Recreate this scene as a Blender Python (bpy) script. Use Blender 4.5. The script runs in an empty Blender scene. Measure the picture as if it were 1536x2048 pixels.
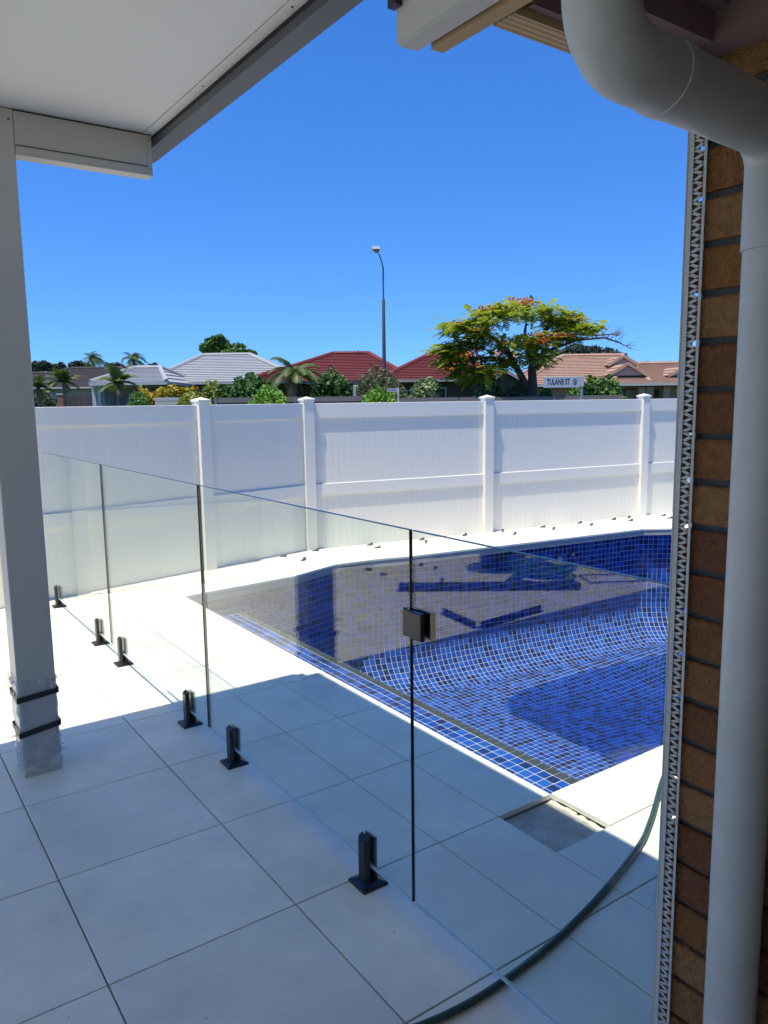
import bpy, math, random
from mathutils import Vector, Matrix, noise
R = math.radians
random.seed(7)
sc = bpy.context.scene
col = sc.collection

# ------------------------------------------------------------------ camera
H = 1.62
FPX = 1540.0
def _basis():
    d = Vector((141., 10780., FPX)).normalized()          # true "down" seen in camera coords (x right, y down, z fwd)
    fw = Vector((0, 0, 1))
    y = (fw - d * fw.dot(d)).normalized(); z = -d; x = y.cross(z)
    if x[0] < 0: x = -x
    th = R(35.0); c, s = math.cos(th), math.sin(th)
    return [x * c + y * s, -x * s + y * c, z], [x, y, z]
MW, MC = _basis()
CAM = Vector((0, 0, H))
def w_of(cam): return Vector([r.dot(cam) for r in MW])
cr, cu, cb = w_of(Vector((1, 0, 0))), w_of(Vector((0, -1, 0))), w_of(Vector((0, 0, -1)))
cd = bpy.data.cameras.new('camera'); cam = bpy.data.objects.new('camera', cd); col.objects.link(cam)
cam.matrix_world = Matrix(((cr.x, cu.x, cb.x, CAM.x), (cr.y, cu.y, cb.y, CAM.y), (cr.z, cu.z, cb.z, CAM.z), (0, 0, 0, 1)))
cd.sensor_fit = 'VERTICAL'; cd.sensor_height = 36.0; cd.lens = FPX / 2048 * 36.0
cd.clip_start = 0.02; cd.clip_end = 6000
sc.camera = cam

# ------------------------------------------------------------------ sky, sun, exposure
SUN = Vector((-0.316, -0.056, 1.0)).normalized()
wd = bpy.data.worlds.new('World'); sc.world = wd; wd.use_nodes = True
nt = wd.node_tree; bg = nt.nodes['Background']
sky = nt.nodes.new('ShaderNodeTexSky'); sky.sky_type = 'NISHITA'; sky.sun_disc = False
sky.sun_elevation = math.asin(SUN.z); sky.sun_rotation = math.atan2(SUN.x, SUN.y)
sky.air_density = 1.0; sky.dust_density = 0.0; sky.ozone_density = 1.6
tcw = nt.nodes.new('ShaderNodeTexCoord'); lift = nt.nodes.new('ShaderNodeVectorMath'); lift.operation = 'ADD'; lift.inputs[1].default_value = (0, 0, .10)
nt.links.new(tcw.outputs['Generated'], lift.inputs[0]); nt.links.new(lift.outputs[0], sky.inputs['Vector'])   # deep clear blue right down to the skyline
hsv = nt.nodes.new('ShaderNodeHueSaturation'); hsv.inputs['Saturation'].default_value = 1.25
tnt = nt.nodes.new('ShaderNodeVectorMath'); tnt.operation = 'MULTIPLY'; tnt.inputs[1].default_value = (.445, .675, .985)
nt.links.new(sky.outputs[0], hsv.inputs['Color']); nt.links.new(hsv.outputs[0], tnt.inputs[0]); # thin fair-weather wisps low over the skyline
cn = nt.nodes.new('ShaderNodeTexNoise'); cn.inputs['Scale'].default_value = 3.2; cn.inputs['Detail'].default_value = 7; cn.inputs['Roughness'].default_value = .62
cm = nt.nodes.new('ShaderNodeMapping'); cm.inputs['Scale'].default_value = (1.6, 1.6, 9.0); cm.inputs['Location'].default_value = (2.3, 1.7, 1.1)
nt.links.new(tcw.outputs['Generated'], cm.inputs[0]); nt.links.new(cm.outputs[0], cn.inputs['Vector'])
cr_ = nt.nodes.new('ShaderNodeMapRange'); cr_.inputs[1].default_value = .66; cr_.inputs[2].default_value = .80; nt.links.new(cn.outputs['Fac'], cr_.inputs[0])
sx_ = nt.nodes.new('ShaderNodeSeparateXYZ'); nt.links.new(tcw.outputs['Generated'], sx_.inputs[0])
el_ = nt.nodes.new('ShaderNodeMapRange'); el_.inputs[1].default_value = .05; el_.inputs[2].default_value = .16; el_.inputs[3].default_value = .4; el_.inputs[4].default_value = 0; nt.links.new(sx_.outputs['Z'], el_.inputs[0])
cf_ = nt.nodes.new('ShaderNodeMath'); cf_.operation = 'MULTIPLY'; nt.links.new(cr_.outputs[0], cf_.inputs[0]); nt.links.new(el_.outputs[0], cf_.inputs[1])
cmx = nt.nodes.new('ShaderNodeMix'); cmx.data_type = 'RGBA'; cmx.inputs['B'].default_value = (5.2, 5.6, 6.0, 1)
nt.links.new(cf_.outputs[0], cmx.inputs['Factor']); nt.links.new(tnt.outputs[0], cmx.inputs['A']); nt.links.new(cmx.outputs['Result'], bg.inputs[0]); bg.inputs[1].default_value = 0.086
sl = bpy.data.lights.new('sun', 'SUN'); sl.energy = 2.4; sl.angle = R(0.53); sl.color = (1, 0.955, 0.875)
so = bpy.data.objects.new('sun', sl); col.objects.link(so)
so.rotation_euler = SUN.to_track_quat('Z', 'Y').to_euler(); so.location = (-5, -3, 20)
vs = sc.view_settings; vs.view_transform = 'Standard'; vs.look = 'None'; vs.gamma = 1.0; vs.exposure = 1.36
try: vs.use_curve_mapping = False
except Exception: pass
sc.cycles.transparent_max_bounces = 24
sc.cycles.max_bounces = 10

# ------------------------------------------------------------------ helpers
def px_ray(px, py): return w_of(Vector((px - 768., py - 1024., FPX)))
def gnd(px, py, z=0.):
    r = px_ray(px, py); return CAM + r * ((z - H) / r.z)
RZ = -R(35.0)
def cf(px, py, D):
    """camera-aligned frame (right, forward, up) of a picture direction at horizontal forward distance D"""
    c = Vector((px - 768., py - 1024., FPX)); r = Vector([m.dot(c) for m in MC]); r *= D / r.y
    return Vector((r.x, r.y, r.z + H))
def to_world(p):
    c, s = math.cos(RZ), math.sin(RZ)
    return Vector((p[0] * c - p[1] * s, p[0] * s + p[1] * c, p[2] if len(p) > 2 else 0.))

def tag(o, label=None, cat=None, group=None, kind=None):
    if label: o['label'] = label
    if cat: o['category'] = cat
    if group: o['group'] = group
    if kind: o['kind'] = kind
    return o
def empty(name, loc=(0, 0, 0), rz=0.0, parent=None):
    o = bpy.data.objects.new(name, None); col.objects.link(o)
    o.location = loc; o.rotation_euler = (0, 0, rz); o.empty_display_size = .1
    if parent: o.parent = parent
    return o
def link_mesh(name, me, parent=None, loc=(0, 0, 0), rot=(0, 0, 0)):
    o = bpy.data.objects.new(name, me); col.objects.link(o)
    if parent: o.parent = parent
    o.location = loc; o.rotation_euler = rot
    return o

class MB:
    def __init__(s): s.v = []; s.f = []
    def quad(s, a, b, c, d):
        i = len(s.v); s.v += [tuple(a), tuple(b), tuple(c), tuple(d)]; s.f.append((i, i + 1, i + 2, i + 3)); return s
    def tri(s, a, b, c):
        i = len(s.v); s.v += [tuple(a), tuple(b), tuple(c)]; s.f.append((i, i + 1, i + 2)); return s
    def poly(s, pts):
        i = len(s.v); s.v += [tuple(p) for p in pts]; s.f.append(tuple(range(i, i + len(pts)))); return s
    def box(s, x0, x1, y0, y1, z0, z1, ch=0.0):
        if ch <= 0:
            i = len(s.v)
            s.v += [(x, y, z) for z in (z0, z1) for (x, y) in ((x0, y0), (x1, y0), (x1, y1), (x0, y1))]
            s.f += [tuple(i + k for k in q) for q in ((3, 2, 1, 0), (4, 5, 6, 7), (0, 1, 5, 4), (1, 2, 6, 5), (2, 3, 7, 6), (3, 0, 4, 7))]
            return s
        # chamfered top edges and vertical edges
        c = ch
        def ring(z, k):
            a, b, d, e = x0 + k, x1 - k, y0 + k, y1 - k
            return [(a + c, d, z), (b - c, d, z), (b, d + c, z), (b, e - c, z), (b - c, e, z), (a + c, e, z), (a, e - c, z), (a, d + c, z)]
        rs = [ring(z0, 0), ring(z1 - c, 0), ring(z1, c * .9)]
        i = len(s.v)
        for r in rs: s.v += r
        s.f.append(tuple(i + 7 - k for k in range(8)))
        for l in range(2):
            for k in range(8):
                s.f.append((i + l * 8 + k, i + l * 8 + (k + 1) % 8, i + (l + 1) * 8 + (k + 1) % 8, i + (l + 1) * 8 + k))
        s.f.append(tuple(i + 16 + k for k in range(8)))
        return s
    def prism(s, poly, z0, z1):
        n = len(poly); i = len(s.v)
        s.v += [(p[0], p[1], z0) for p in poly] + [(p[0], p[1], z1) for p in poly]
        s.f.append(tuple(i + n - 1 - k for k in range(n))); s.f.append(tuple(i + n + k for k in range(n)))
        for k in range(n): s.f.append((i + k, i + (k + 1) % n, i + n + (k + 1) % n, i + n + k))
        return s
    def bar(s, a, b, w, h, up=(0, 0, 1)):
        a, b = Vector(a), Vector(b); d = (b - a).normalized(); u = Vector(up)
        sd = d.cross(u)
        if sd.length < 1e-4: sd = d.cross(Vector((1, 0, 0)))
        sd.normalize(); u = sd.cross(d)
        i = len(s.v)
        for p in (a, b):
            for (k, l) in ((-1, -1), (1, -1), (1, 1), (-1, 1)): s.v.append(tuple(p + sd * (k * w / 2) + u * (l * h / 2)))
        s.f += [tuple(i + k for k in q) for q in ((0, 1, 2, 3), (7, 6, 5, 4), (0, 4, 5, 1), (1, 5, 6, 2), (2, 6, 7, 3), (3, 7, 4, 0))]
        return s
    def tube(s, pts, rad, n=10, cap=True):
        pts = [Vector(p) for p in pts]
        if not hasattr(rad, '__len__'): rad = [rad] * len(pts)
        i0 = len(s.v); nv = None
        for k, p in enumerate(pts):
            t = (pts[min(k + 1, len(pts) - 1)] - pts[max(k - 1, 0)])
            t = t.normalized() if t.length > 1e-9 else Vector((0, 0, 1))
            if nv is None:
                nv = t.cross(Vector((0, 0, 1)))
                if nv.length < 1e-3: nv = t.cross(Vector((0, 1, 0)))
            nv = (nv - t * nv.dot(t)).normalized(); bn = t.cross(nv)
            for a in range(n):
                an = 2 * math.pi * a / n
                s.v.append(tuple(p + (nv * math.cos(an) + bn * math.sin(an)) * rad[k]))
        for k in range(len(pts) - 1):
            for a in range(n):
                s.f.append((i0 + k * n + a, i0 + k * n + (a + 1) % n, i0 + (k + 1) * n + (a + 1) % n, i0 + (k + 1) * n + a))
        if cap:
            s.f.append(tuple(i0 + n - 1 - a for a in range(n))); e = i0 + (len(pts) - 1) * n; s.f.append(tuple(e + a for a in range(n)))
        return s
    def mesh(s, name, mat, smooth=False):
        me = bpy.data.meshes.new(name); me.from_pydata(s.v, [], s.f); me.update()
        if mat: me.materials.append(mat)
        if smooth: me.polygons.foreach_set('use_smooth', [True] * len(me.polygons))
        return me
    def build(s, name, mat, parent=None, loc=(0, 0, 0), rot=(0, 0, 0), smooth=False):
        o = link_mesh(name, s.mesh(name, mat, smooth), parent, loc, rot)
        if smooth:
            try: o.data.set_sharp_from_angle(angle=R(40))
            except Exception: pass
        return o

# ------------------------------------------------------------------ materials
def mat(name, rgb, rough=.6, metal=0., var=.0, nscale=20., bump=0., bscale=60., rand=None, objrand=0., spec=.5, coat=0., detail=4):
    """procedural: base colour mottled by noise (var), bump, per-island / per-object brightness"""
    m = bpy.data.materials.new(name); m.use_nodes = True; t = m.node_tree; b = t.nodes['Principled BSDF']
    b.inputs['Roughness'].default_value = rough; b.inputs['Metallic'].default_value = metal
    b.inputs['Specular IOR Level'].default_value = spec
    if coat: b.inputs['Coat Weight'].default_value = coat; b.inputs['Coat Roughness'].default_value = .05
    tc = t.nodes.new('ShaderNodeTexCoord'); wp = t.nodes.new('ShaderNodeNewGeometry').outputs['Position']
    last = None
    if rand:      # list of colours picked at random per island / per object
        src = t.nodes.new('ShaderNodeNewGeometry').outputs['Random Per Island'] if rand[0] == 'island' else t.nodes.new('ShaderNodeObjectInfo').outputs['Random']
        rp = t.nodes.new('ShaderNodeValToRGB'); rp.color_ramp.interpolation = 'LINEAR' if len(rand) > 2 and rand[2] else 'CONSTANT'
        el = rp.color_ramp.elements; cs = rand[1]
        el[0].color = (*cs[0], 1); el[1].color = (*cs[-1], 1); el[1].position = 1 if rp.color_ramp.interpolation == 'LINEAR' else 1 - 1 / len(cs)
        for k in range(1, len(cs) - 1):
            e = el.new(k / len(cs) if rp.color_ramp.interpolation == 'CONSTANT' else k / (len(cs) - 1)); e.color = (*cs[k], 1)
        t.links.new(src, rp.inputs[0]); last = rp.outputs[0]
    else:
        rg = t.nodes.new('ShaderNodeRGB'); rg.outputs[0].default_value = (*rgb, 1); last = rg.outputs[0]
    def mul(fac_socket, lo, hi):
        nonlocal last
        mr = t.nodes.new('ShaderNodeMapRange'); mr.inputs[3].default_value = lo; mr.inputs[4].default_value = hi
        t.links.new(fac_socket, mr.inputs[0])
        vm = t.nodes.new('ShaderNodeVectorMath'); vm.operation = 'SCALE'
        t.links.new(last, vm.inputs[0]); t.links.new(mr.outputs[0], vm.inputs['Scale']); last = vm.outputs[0]
    if var > 0:
        n = t.nodes.new('ShaderNodeTexNoise'); n.inputs['Scale'].default_value = nscale; n.inputs['Detail'].default_value = detail; n.inputs['Roughness'].default_value = .65
        t.links.new(wp, n.inputs['Vector'])
        mul(n.outputs['Fac'], 1 - var * 1.6, 1 + var * 1.6)
    if objrand > 0:
        oi = t.nodes.new('ShaderNodeObjectInfo'); mul(oi.outputs['Random'], 1 - objrand, 1 + objrand)
    t.links.new(last, b.inputs['Base Color'])
    if bump > 0:
        n = t.nodes.new('ShaderNodeTexNoise'); n.inputs['Scale'].default_value = bscale; n.inputs['Detail'].default_value = 5
        t.links.new(wp, n.inputs['Vector'])
        bp = t.nodes.new('ShaderNodeBump'); bp.inputs['Strength'].default_value = bump; bp.inputs['Distance'].default_value = .01
        t.links.new(n.outputs['Fac'], bp.inputs['Height']); t.links.new(bp.outputs[0], b.inputs['Normal'])
    return m

def glass_mat(name, tint, mult=1.0, rough=0.0, extra=None):
    """thin sheet: clear tinted transmission + Schlick mirror reflection, the same from both sides"""
    m = bpy.data.materials.new(name); m.use_nodes = True; t = m.node_tree
    for n in list(t.nodes):
        if n.type != 'OUTPUT_MATERIAL': t.nodes.remove(n)
    out = [n for n in t.nodes if n.type == 'OUTPUT_MATERIAL'][0]
    lw = t.nodes.new('ShaderNodeLayerWeight'); lw.inputs[0].default_value = .5
    p5 = t.nodes.new('ShaderNodeMath'); p5.operation = 'POWER'; p5.inputs[1].default_value = 5
    t.links.new(lw.outputs['Facing'], p5.inputs[0])
    ma = t.nodes.new('ShaderNodeMath'); ma.operation = 'MULTIPLY_ADD'; ma.inputs[1].default_value = .96 * mult; ma.inputs[2].default_value = .04 * mult
    t.links.new(p5.outputs[0], ma.inputs[0])
    tr = t.nodes.new('ShaderNodeBsdfTransparent'); tr.inputs[0].default_value = (*tint, 1)
    gl = t.nodes.new('ShaderNodeBsdfGlossy'); gl.inputs['Roughness'].default_value = rough; gl.inputs[0].default_value = (1, 1, 1, 1)
    mx = t.nodes.new('ShaderNodeMixShader')
    t.links.new(ma.outputs[0], mx.inputs[0]); t.links.new(tr.outputs[0], mx.inputs[1]); t.links.new(gl.outputs[0], mx.inputs[2])
    last = mx
    if extra:     # (weight, colour): thin milky film
        df = t.nodes.new('ShaderNodeBsdfDiffuse'); df.inputs[0].default_value = (*extra[1], 1)
        m2 = t.nodes.new('ShaderNodeMixShader'); m2.inputs[0].default_value = extra[0]
        t.links.new(mx.outputs[0], m2.inputs[1]); t.links.new(df.outputs[0], m2.inputs[2]); last = m2
    t.links.new(last.outputs[0], out.inputs[0])
    return m

BLUES = [(0.0075, 0.0519, 0.2700), (0.0037, 0.0212, 0.1150), (0.0120, 0.0779, 0.3600), (0.0067, 0.0425, 0.2300), (0.0037, 0.0165, 0.0850), (0.0165, 0.0944, 0.3800), (0.0037, 0.0236, 0.1350), (0.0083, 0.0566, 0.2900), (0.0037, 0.0201, 0.1100), (0.0150, 0.0826, 0.3100), (0.0097, 0.0661, 0.3300), (0.0067, 0.0448, 0.2400)]
M = {}
M['paver'] = mat('porcelain_paver', (.86, .815, .63), .42, var=.20, nscale=2.6, bump=.04, bscale=180, objrand=.035, detail=8)
M['coping'] = mat('coping_paver', (.86, .82, .645), .4, var=.16, nscale=3, bump=.04, bscale=180, objrand=.03, detail=8)
M['slab'] = mat('screed', (.10, .095, .085), .9, var=.20, nscale=9, bump=.35, bscale=40)
M['adhesive'] = mat('tile_adhesive', (.66, .60, .48), .9, var=.25, nscale=30, bump=.8, bscale=50)
M['grout'] = mat('pool_grout', (.54, .55, .56), .8, var=.08, nscale=30)
M['mosaic'] = mat('glass_mosaic', (0, 0, .3), .12, rand=('island', BLUES), spec=.32)
M['mosaic1'] = mat('glass_mosaic_single', (0, 0, .3), .12, rand=('object', BLUES), spec=.32)
M['olive'] = mat('slate_mosaic', (.04, .046, .036), .5, var=.2, nscale=30, objrand=.15)
M['vinyl'] = mat('white_vinyl', (.83, .785, .67), .38, var=.012, nscale=3)
M['white_metal'] = mat('white_powdercoat', (.58, .54, .465), .35, var=.015, nscale=4)
M['ceiling'] = mat('ceiling_skin', (.72, .70, .66), .4, var=.015, nscale=2)
M['grey_metal'] = mat('grey_powdercoat', (.066, .072, .088), .4, var=.03, nscale=5)
M['dark_gap'] = mat('dark_joint', (.02, .02, .022), .8)
M['black'] = mat('black_powdercoat', (.012, .012, .013), .32, var=.1, nscale=40)
M['tape'] = mat('black_tape', (.015, .015, .017), .45, var=.2, nscale=40)
M['glass_edge'] = mat('glass_edge', (.006, .014, .013), .12)
M['lit_low_edge'] = mat('lit_bottom_edge', (.62, .70, .68), .3)  # bright lit look of the lower glass edge put into a pale colour
M['top_edge'] = mat('glass_top_edge', (.035, .055, .06), .15)
M['brick'] = mat('brick', (.2, .1, .05), .85, rand=('object', [(.22, .082, .018), (.27, .108, .026), (.18, .06, .018), (.25, .10, .026), (.30, .14, .045), (.19, .068, .02), (.22, .088, .025), (.26, .105, .027)]), var=.40, nscale=55, bump=1.0, bscale=130, detail=9)
M['mortar'] = mat('mortar', (.10, .094, .086), .95, var=.25, nscale=60, bump=.6, bscale=120)
M['pvc'] = mat('painted_pvc', (.55, .53, .48), .42, var=.14, nscale=7, bump=.12, bscale=30)
M['bead'] = mat('pvc_bead', (.55, .525, .48), .5)
M['pine'] = mat('raw_pine', (.55, .38, .19), .75, var=.12, nscale=30)
M['primed'] = mat('pink_primed_timber', (.27, .165, .14), .7, var=.06, nscale=20)
M['soffit'] = mat('soffit_sheet', (.48, .46, .44), .8, var=.03, nscale=8)
M['hose'] = mat('green_hose', (.03, .06, .042), .4, var=.15, nscale=30)
M['plastic_clip'] = mat('clip_plastic', (.085, .085, .088), .5)
M['asphalt'] = mat('asphalt', (.05, .05, .052), .9, var=.15, nscale=3)
M['grass'] = mat('lawn', (.07, .11, .035), .95, var=.3, nscale=1.5)
M['concrete'] = mat('concrete', (.36, .35, .33), .9, var=.12, nscale=6)
M['glass'] = glass_mat('pool_fence_glass', (.938, .98, .962))
M['water'] = glass_mat('shallow_water', (.52, .69, .90), 1.0, .01)
M['film'] = glass_mat('plastic_film', (.93, .93, .93), 1.0, .12, extra=(.34, (.75, .73, .70)))
def pine_rings():
    m = M['pine']; t = m.node_tree; b = t.nodes['Principled BSDF']
    tc = t.nodes.new('ShaderNodeTexCoord'); wv = t.nodes.new('ShaderNodeTexWave'); wv.wave_type = 'RINGS'
    mp = t.nodes.new('ShaderNodeMapping'); mp.inputs['Location'].default_value = (0, -.8, -2.32)
    wv.rings_direction = 'X'; wv.inputs['Scale'].default_value = 28; wv.inputs['Distortion'].default_value = .6
    t.links.new(tc.outputs['Object'], mp.inputs[0]); t.links.new(mp.outputs[0], wv.inputs[0])
    rp = t.nodes.new('ShaderNodeValToRGB'); rp.color_ramp.elements[0].color = (.62, .44, .22, 1); rp.color_ramp.elements[1].color = (.36, .22, .10, 1)
    t.links.new(wv.outputs[0], rp.inputs[0]); t.links.new(rp.outputs[0], b.inputs['Base Color'])
M['pine2'] = mat('pine_board', (.50, .34, .17), .75, var=.08, nscale=14)
pine_rings()

# ================================================================== SETTING
def fence_y(x):
    for (a, b) in zip(FENCE[:-1], FENCE[1:]):
        if a[0] <= x <= b[0]: return a[1] + (b[1] - a[1]) * (x - a[0]) / (b[0] - a[0])
    return FENCE[0][1] if x < FENCE[0][0] else FENCE[-1][1]
FENCE = [(-5.2, 5.72), (-2.9, 6.12), (-0.55, 6.52), (1.05, 6.80), (2.866, 7.146), (4.17, 7.40), (6.465, 7.02), (9.05, 6.68), (11.4, 6.30)]
FARC = [(2.27, 6.25), (3.40, 6.36), (4.10, 6.60), (4.82, 6.42), (8.16, 5.965), (9.30, 5.20)]     # far pool edge
def far_y(x):
    for (a, b) in zip(FARC[:-1], FARC[1:]):
        if a[0] <= x <= b[0]: return a[1] + (b[1] - a[1]) * (x - a[0]) / (b[0] - a[0])
    return FARC[0][1] if x < FARC[0][0] else FARC[-1][1]
YX0, YX1, YY0, YY1 = -9.0, 12.0, -6.0, 9.0
g = MB()
B = 2500.
for (a, b, c, d) in ((-B, B, YY1, B), (-B, B, -B, YY0), (-B, YX0, YY0, YY1), (YX1, B, YY0, YY1)):
    g.quad((a, c, -.06), (b, c, -.06), (b, d, -.06), (a, d, -.06))
tag(g.build('ground', M['grass']), kind='structure')
# street in front of the houses (camera aligned: runs left-right behind the white fence)
def strip(name, d0, d1, z0, m, w=160, thick=None):
    o = MB()
    if thick: o.box(-w, w, d0, d1, z0 - thick, z0)
    else: o.quad((-w, d0, z0), (w, d0, z0), (w, d1, z0), (-w, d1, z0))
    return tag(o.build(name, m, rot=(0, 0, RZ)), kind='structure')
strip('road', 14.6, 20.4, -.056, M['asphalt'])
strip('kerb', 14.3, 14.6, .06, M['concrete'], thick=.13); strip('kerb', 20.4, 20.7, .06, M['concrete'], thick=.13)
strip('footpath', 21.2, 22.4, -.03, M['concrete'], thick=.06)

# concrete slab under the pavers, open over the pool
s = MB(); zs = -.034
def sl(a, b, c, d): s.quad((a, c, zs), (b, c, zs), (b, d, zs), (a, d, zs))
sl(YX0, 2.25, YY0, YY1); sl(2.25, YX1, YY0, 2.05); sl(9.33, YX1, 2.05, YY1)
xs = sorted(set([2.25, 9.33] + [p[0] for p in FARC]))
for a, b in zip(xs[:-1], xs[1:]):
    s.quad((a, far_y(a) + .05, zs), (b, far_y(b) + .05, zs), (b, YY1, zs), (a, YY1, zs))
s.quad((2.25, 2.05, zs), (2.27, 2.05, zs), (2.27, 6.27, zs), (2.25, 6.27, zs))
slab = tag(s.build('patio_slab', M['slab']), kind='structure')

# pavers: each one an object
J = .0025
pav_cache = {}
def paver(x0, x1, y0, y1, m='paver', ch=.0012):
    w, h = round(x1 - x0, 3), round(y1 - y0, 3); k = (w, h, m)
    if k not in pav_cache:
        pav_cache[k] = MB().box(-w / 2 + J, w / 2 - J, -h / 2 + J, h / 2 - J, -.02, 0, ch).mesh('paver', M[m])
    o = link_mesh('paver', pav_cache[k], slab, ((x0 + x1) / 2, (y0 + y1) / 2, random.uniform(-.0007, .0003)))
    return o
def qpaver(pts, m='coping'):
    c = Vector((sum(p[0] for p in pts) / 4, sum(p[1] for p in pts) / 4))
    q = []
    for p in pts:
        d = Vector(p) - c; q.append((d.x - math.copysign(J, d.x), d.y - math.copysign(J, d.y)))
    return MB().prism(q, -.02, 0).build('paver', M[m], slab, (c.x, c.y, random.uniform(-.0006, .0002)))
gx = [1.675 - .6 * k for k in range(14)][::-1]
gy = [1.466 + .6 * k for k in range(-9, 11)]
for a, b in zip(gx[:-1], gx[1:]):
    for c, d in zip(gy[:-1], gy[1:]):
        if c > max(fence_y(a), fence_y(b)) + .1: continue
        paver(a, b, c, d)
for c, d in zip(gy[:-1], gy[1:]):                  # narrow course beside the coping, then the coping itself
    if c > 7.2: continue
    paver(1.675, 1.98, c, d)
    if 2.0 < d and c < 5.6 and c > 2.0: paver(1.98, 2.275, c, d, 'coping')
    if d < 1.9 and c < 1.3 and c > -4: 
        paver(1.98, 2.58, c, d)
paver(1.98, 2.28, 1.466, 1.768, 'coping')           # (the corner coping 1.98-2.28 x 1.77-2.07 is missing)
x = 2.28
while x < 9.4:
    paver(x, x + .6, 1.768, 2.075, 'coping'); paver(x, x + .6, 1.466, 1.768)
    for c, d in ((.866, 1.466), (.266, .866)): paver(x + .3, x + .9, c, d)
    x += .6
paver(1.98, 2.275, 5.666, 6.23, 'coping'); paver(1.98, 2.275, 6.23, 6.83, 'paver'); paver(1.98, 2.275, 6.83, 7.43)
x = 2.275
brk = [2.275, 2.86, 3.40, 4.0, 4.42, 4.82, 5.42, 6.02, 6.62, 7.22, 7.82, 8.16, 8.72, 9.30, 9.9]
for a, b in zip(brk[:-1], brk[1:]):
    ya, yb = far_y(a) - .02, far_y(b) - .02
    qpaver([(a, ya), (b, yb), (b, yb + .3), (a, ya + .3)])
    qpaver([(a, ya + .3), (b, yb + .3), (b, fence_y(b) + .12), (a, fence_y(a) + .12)])
# bedding edge under the coping (shows as the grey lip over the pool)
lip = MB()
for a, b in zip(FARC[:-1], FARC[1:]):
    lip.prism([(a[0], a[1] - .012), (b[0], b[1] - .012), (b[0], b[1] + .2), (a[0], a[1] + .2)], -.085, -.0205)
lip.build('coping_bed', M['concrete'], slab)
MB().box(2.262, 2.30, 2.07, 6.25, -.085, -.0205).box(2.28, 9.3, 2.04, 2.072, -.085, -.0205).build('coping_bed', M['concrete'], slab)
# adhesive ridge left where the corner coping is missing, and old mortar smears
ad = MB()
for k in range(26):
    y = 1.775 + k * .0112
    for q in range(2):
        xx = 2.264 + q * .007 + random.uniform(-.004, .004); r = random.uniform(.006, .012)
        ad.box(xx - r, xx + r, y - r * 1.3, y + r * 1.3, zs - .001, zs + random.uniform(.004, .012), .003)
MB().box(1.985, 2.262, 1.772, 2.066, zs - .001, zs + .004).build('screed_patch', mat('screed_patch', (.46, .43, .36), .9, var=.5, nscale=9, bump=.9, bscale=45, detail=8), slab)
ad.build('adhesive_ridge', M['adhesive'], slab)

# ------------------------------------------------------------------ swimming pool
pool = empty('swimming_pool', (0, 0, 0))
tag(pool, 'empty swimming pool lined with blue glass mosaic, a puddle on its floor', 'swimming pool')
PT = .0625; ZB = -.25; ZF = -1.42; CR = .46; BX = 2.8325
OUT = [Vector(p) for p in ((BX, 2.07), (9.36, 2.07), (9.36, 5.24), (8.20, 6.055), (4.82, 6.515), (4.10, 6.695), (3.40, 6.455), (BX, 6.40))]
n = len(OUT); MIT = []
for i in range(n):
    d0 = (OUT[i] - OUT[i - 1]).normalized(); d1 = (OUT[(i + 1) % n] - OUT[i]).normalized()
    n0 = Vector((-d0.y, d0.x)); n1 = Vector((-d1.y, d1.x)); b = (n0 + n1).normalized()
    MIT.append(b / max(.4, b.dot(n0)))
INS = [OUT[i] + MIT[i] * CR for i in range(n)]
def inside(p, poly):
    c = False; j = len(poly) - 1
    for i in range(len(poly)):
        a, b = poly[i], poly[j]
        if (a.y > p.y) != (b.y > p.y) and p.x < (b.x - a.x) * (p.y - a.y) / (b.y - a.y) + a.x: c = not c
        j = i
    return c
def nearest(p, poly):
    best = None
    for i in range(len(poly)):
        a, b = poly[i - 1], poly[i]; ab = b - a
        t = max(0, min(1, (p - a).dot(ab) / ab.dot(ab))); q = a + ab * t; dd = (q - p).length
        if best is None or dd < best[0]: best = (dd, q)
    return best
def zfloor(p):
    d = nearest(p, INS)[0] if inside(p, INS) else 0
    e = min(1, d / .9); e = e * e * (3 - 2 * e)
    u = max(0., min(1, (p.x - 4.6) / 2.4)); u = u * u * (3 - 2 * u)
    return ZF - .17 * e * u
tiles = []     # (corner list, normal)
shell = MB()
G = .0034      # half grout joint
def add_tile(q, nm, up=.0025):
    c = sum(q, Vector((0, 0, 0))) / 4
    top = []
    for p in q:
        d = p - c; L = d.length
        if L < 1e-6: return
        top.append(p - d.normalized() * min(G * 1.41, L * .4) + nm * up)
    tiles.append((top, [t - nm * (up + .002) for t in top], c))
def prof(t, z0):           # arc length down the wall -> (inward offset, z)
    st = z0 - (ZF + CR)
    if t <= st: return 0., z0 - t
    a = (t - st) / CR
    return CR * (1 - math.cos(a)), ZF + CR - CR * math.sin(a)
for i in range(n):
    j = (i + 1) % n
    z0 = ZB if i == n - 1 else -.03
    A, Bv = OUT[i], OUT[j]; nu = max(1, round((Bv - A).length / PT))
    Lt = (z0 - ZF - CR) + CR * math.pi / 2; nvv = round(Lt / PT)
    grid = []
    for r in range(nvv + 1):
        o, z = prof(Lt * r / nvv, z0)
        a, b = A + MIT[i] * o, Bv + MIT[j] * o
        grid.append([Vector((*(a.lerp(b, k / nu)), z)) for k in range(nu + 1)])
    for r in range(nvv):
        for k in range(nu):
            q = [grid[r][k], grid[r + 1][k], grid[r + 1][k + 1], grid[r][k + 1]]
            nm = (q[1] - q[0]).cross(q[3] - q[0]).normalized()
            ctr = Vector((6, 4, -.3))
            if nm.dot(ctr - q[0]) < 0: nm = -nm
            add_tile(q, nm)
    for r in range(0, nvv):
        q = [grid[r][0], grid[r + 1][0], grid[r + 1][nu], grid[r][nu]]; shell.quad(*q)
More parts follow.
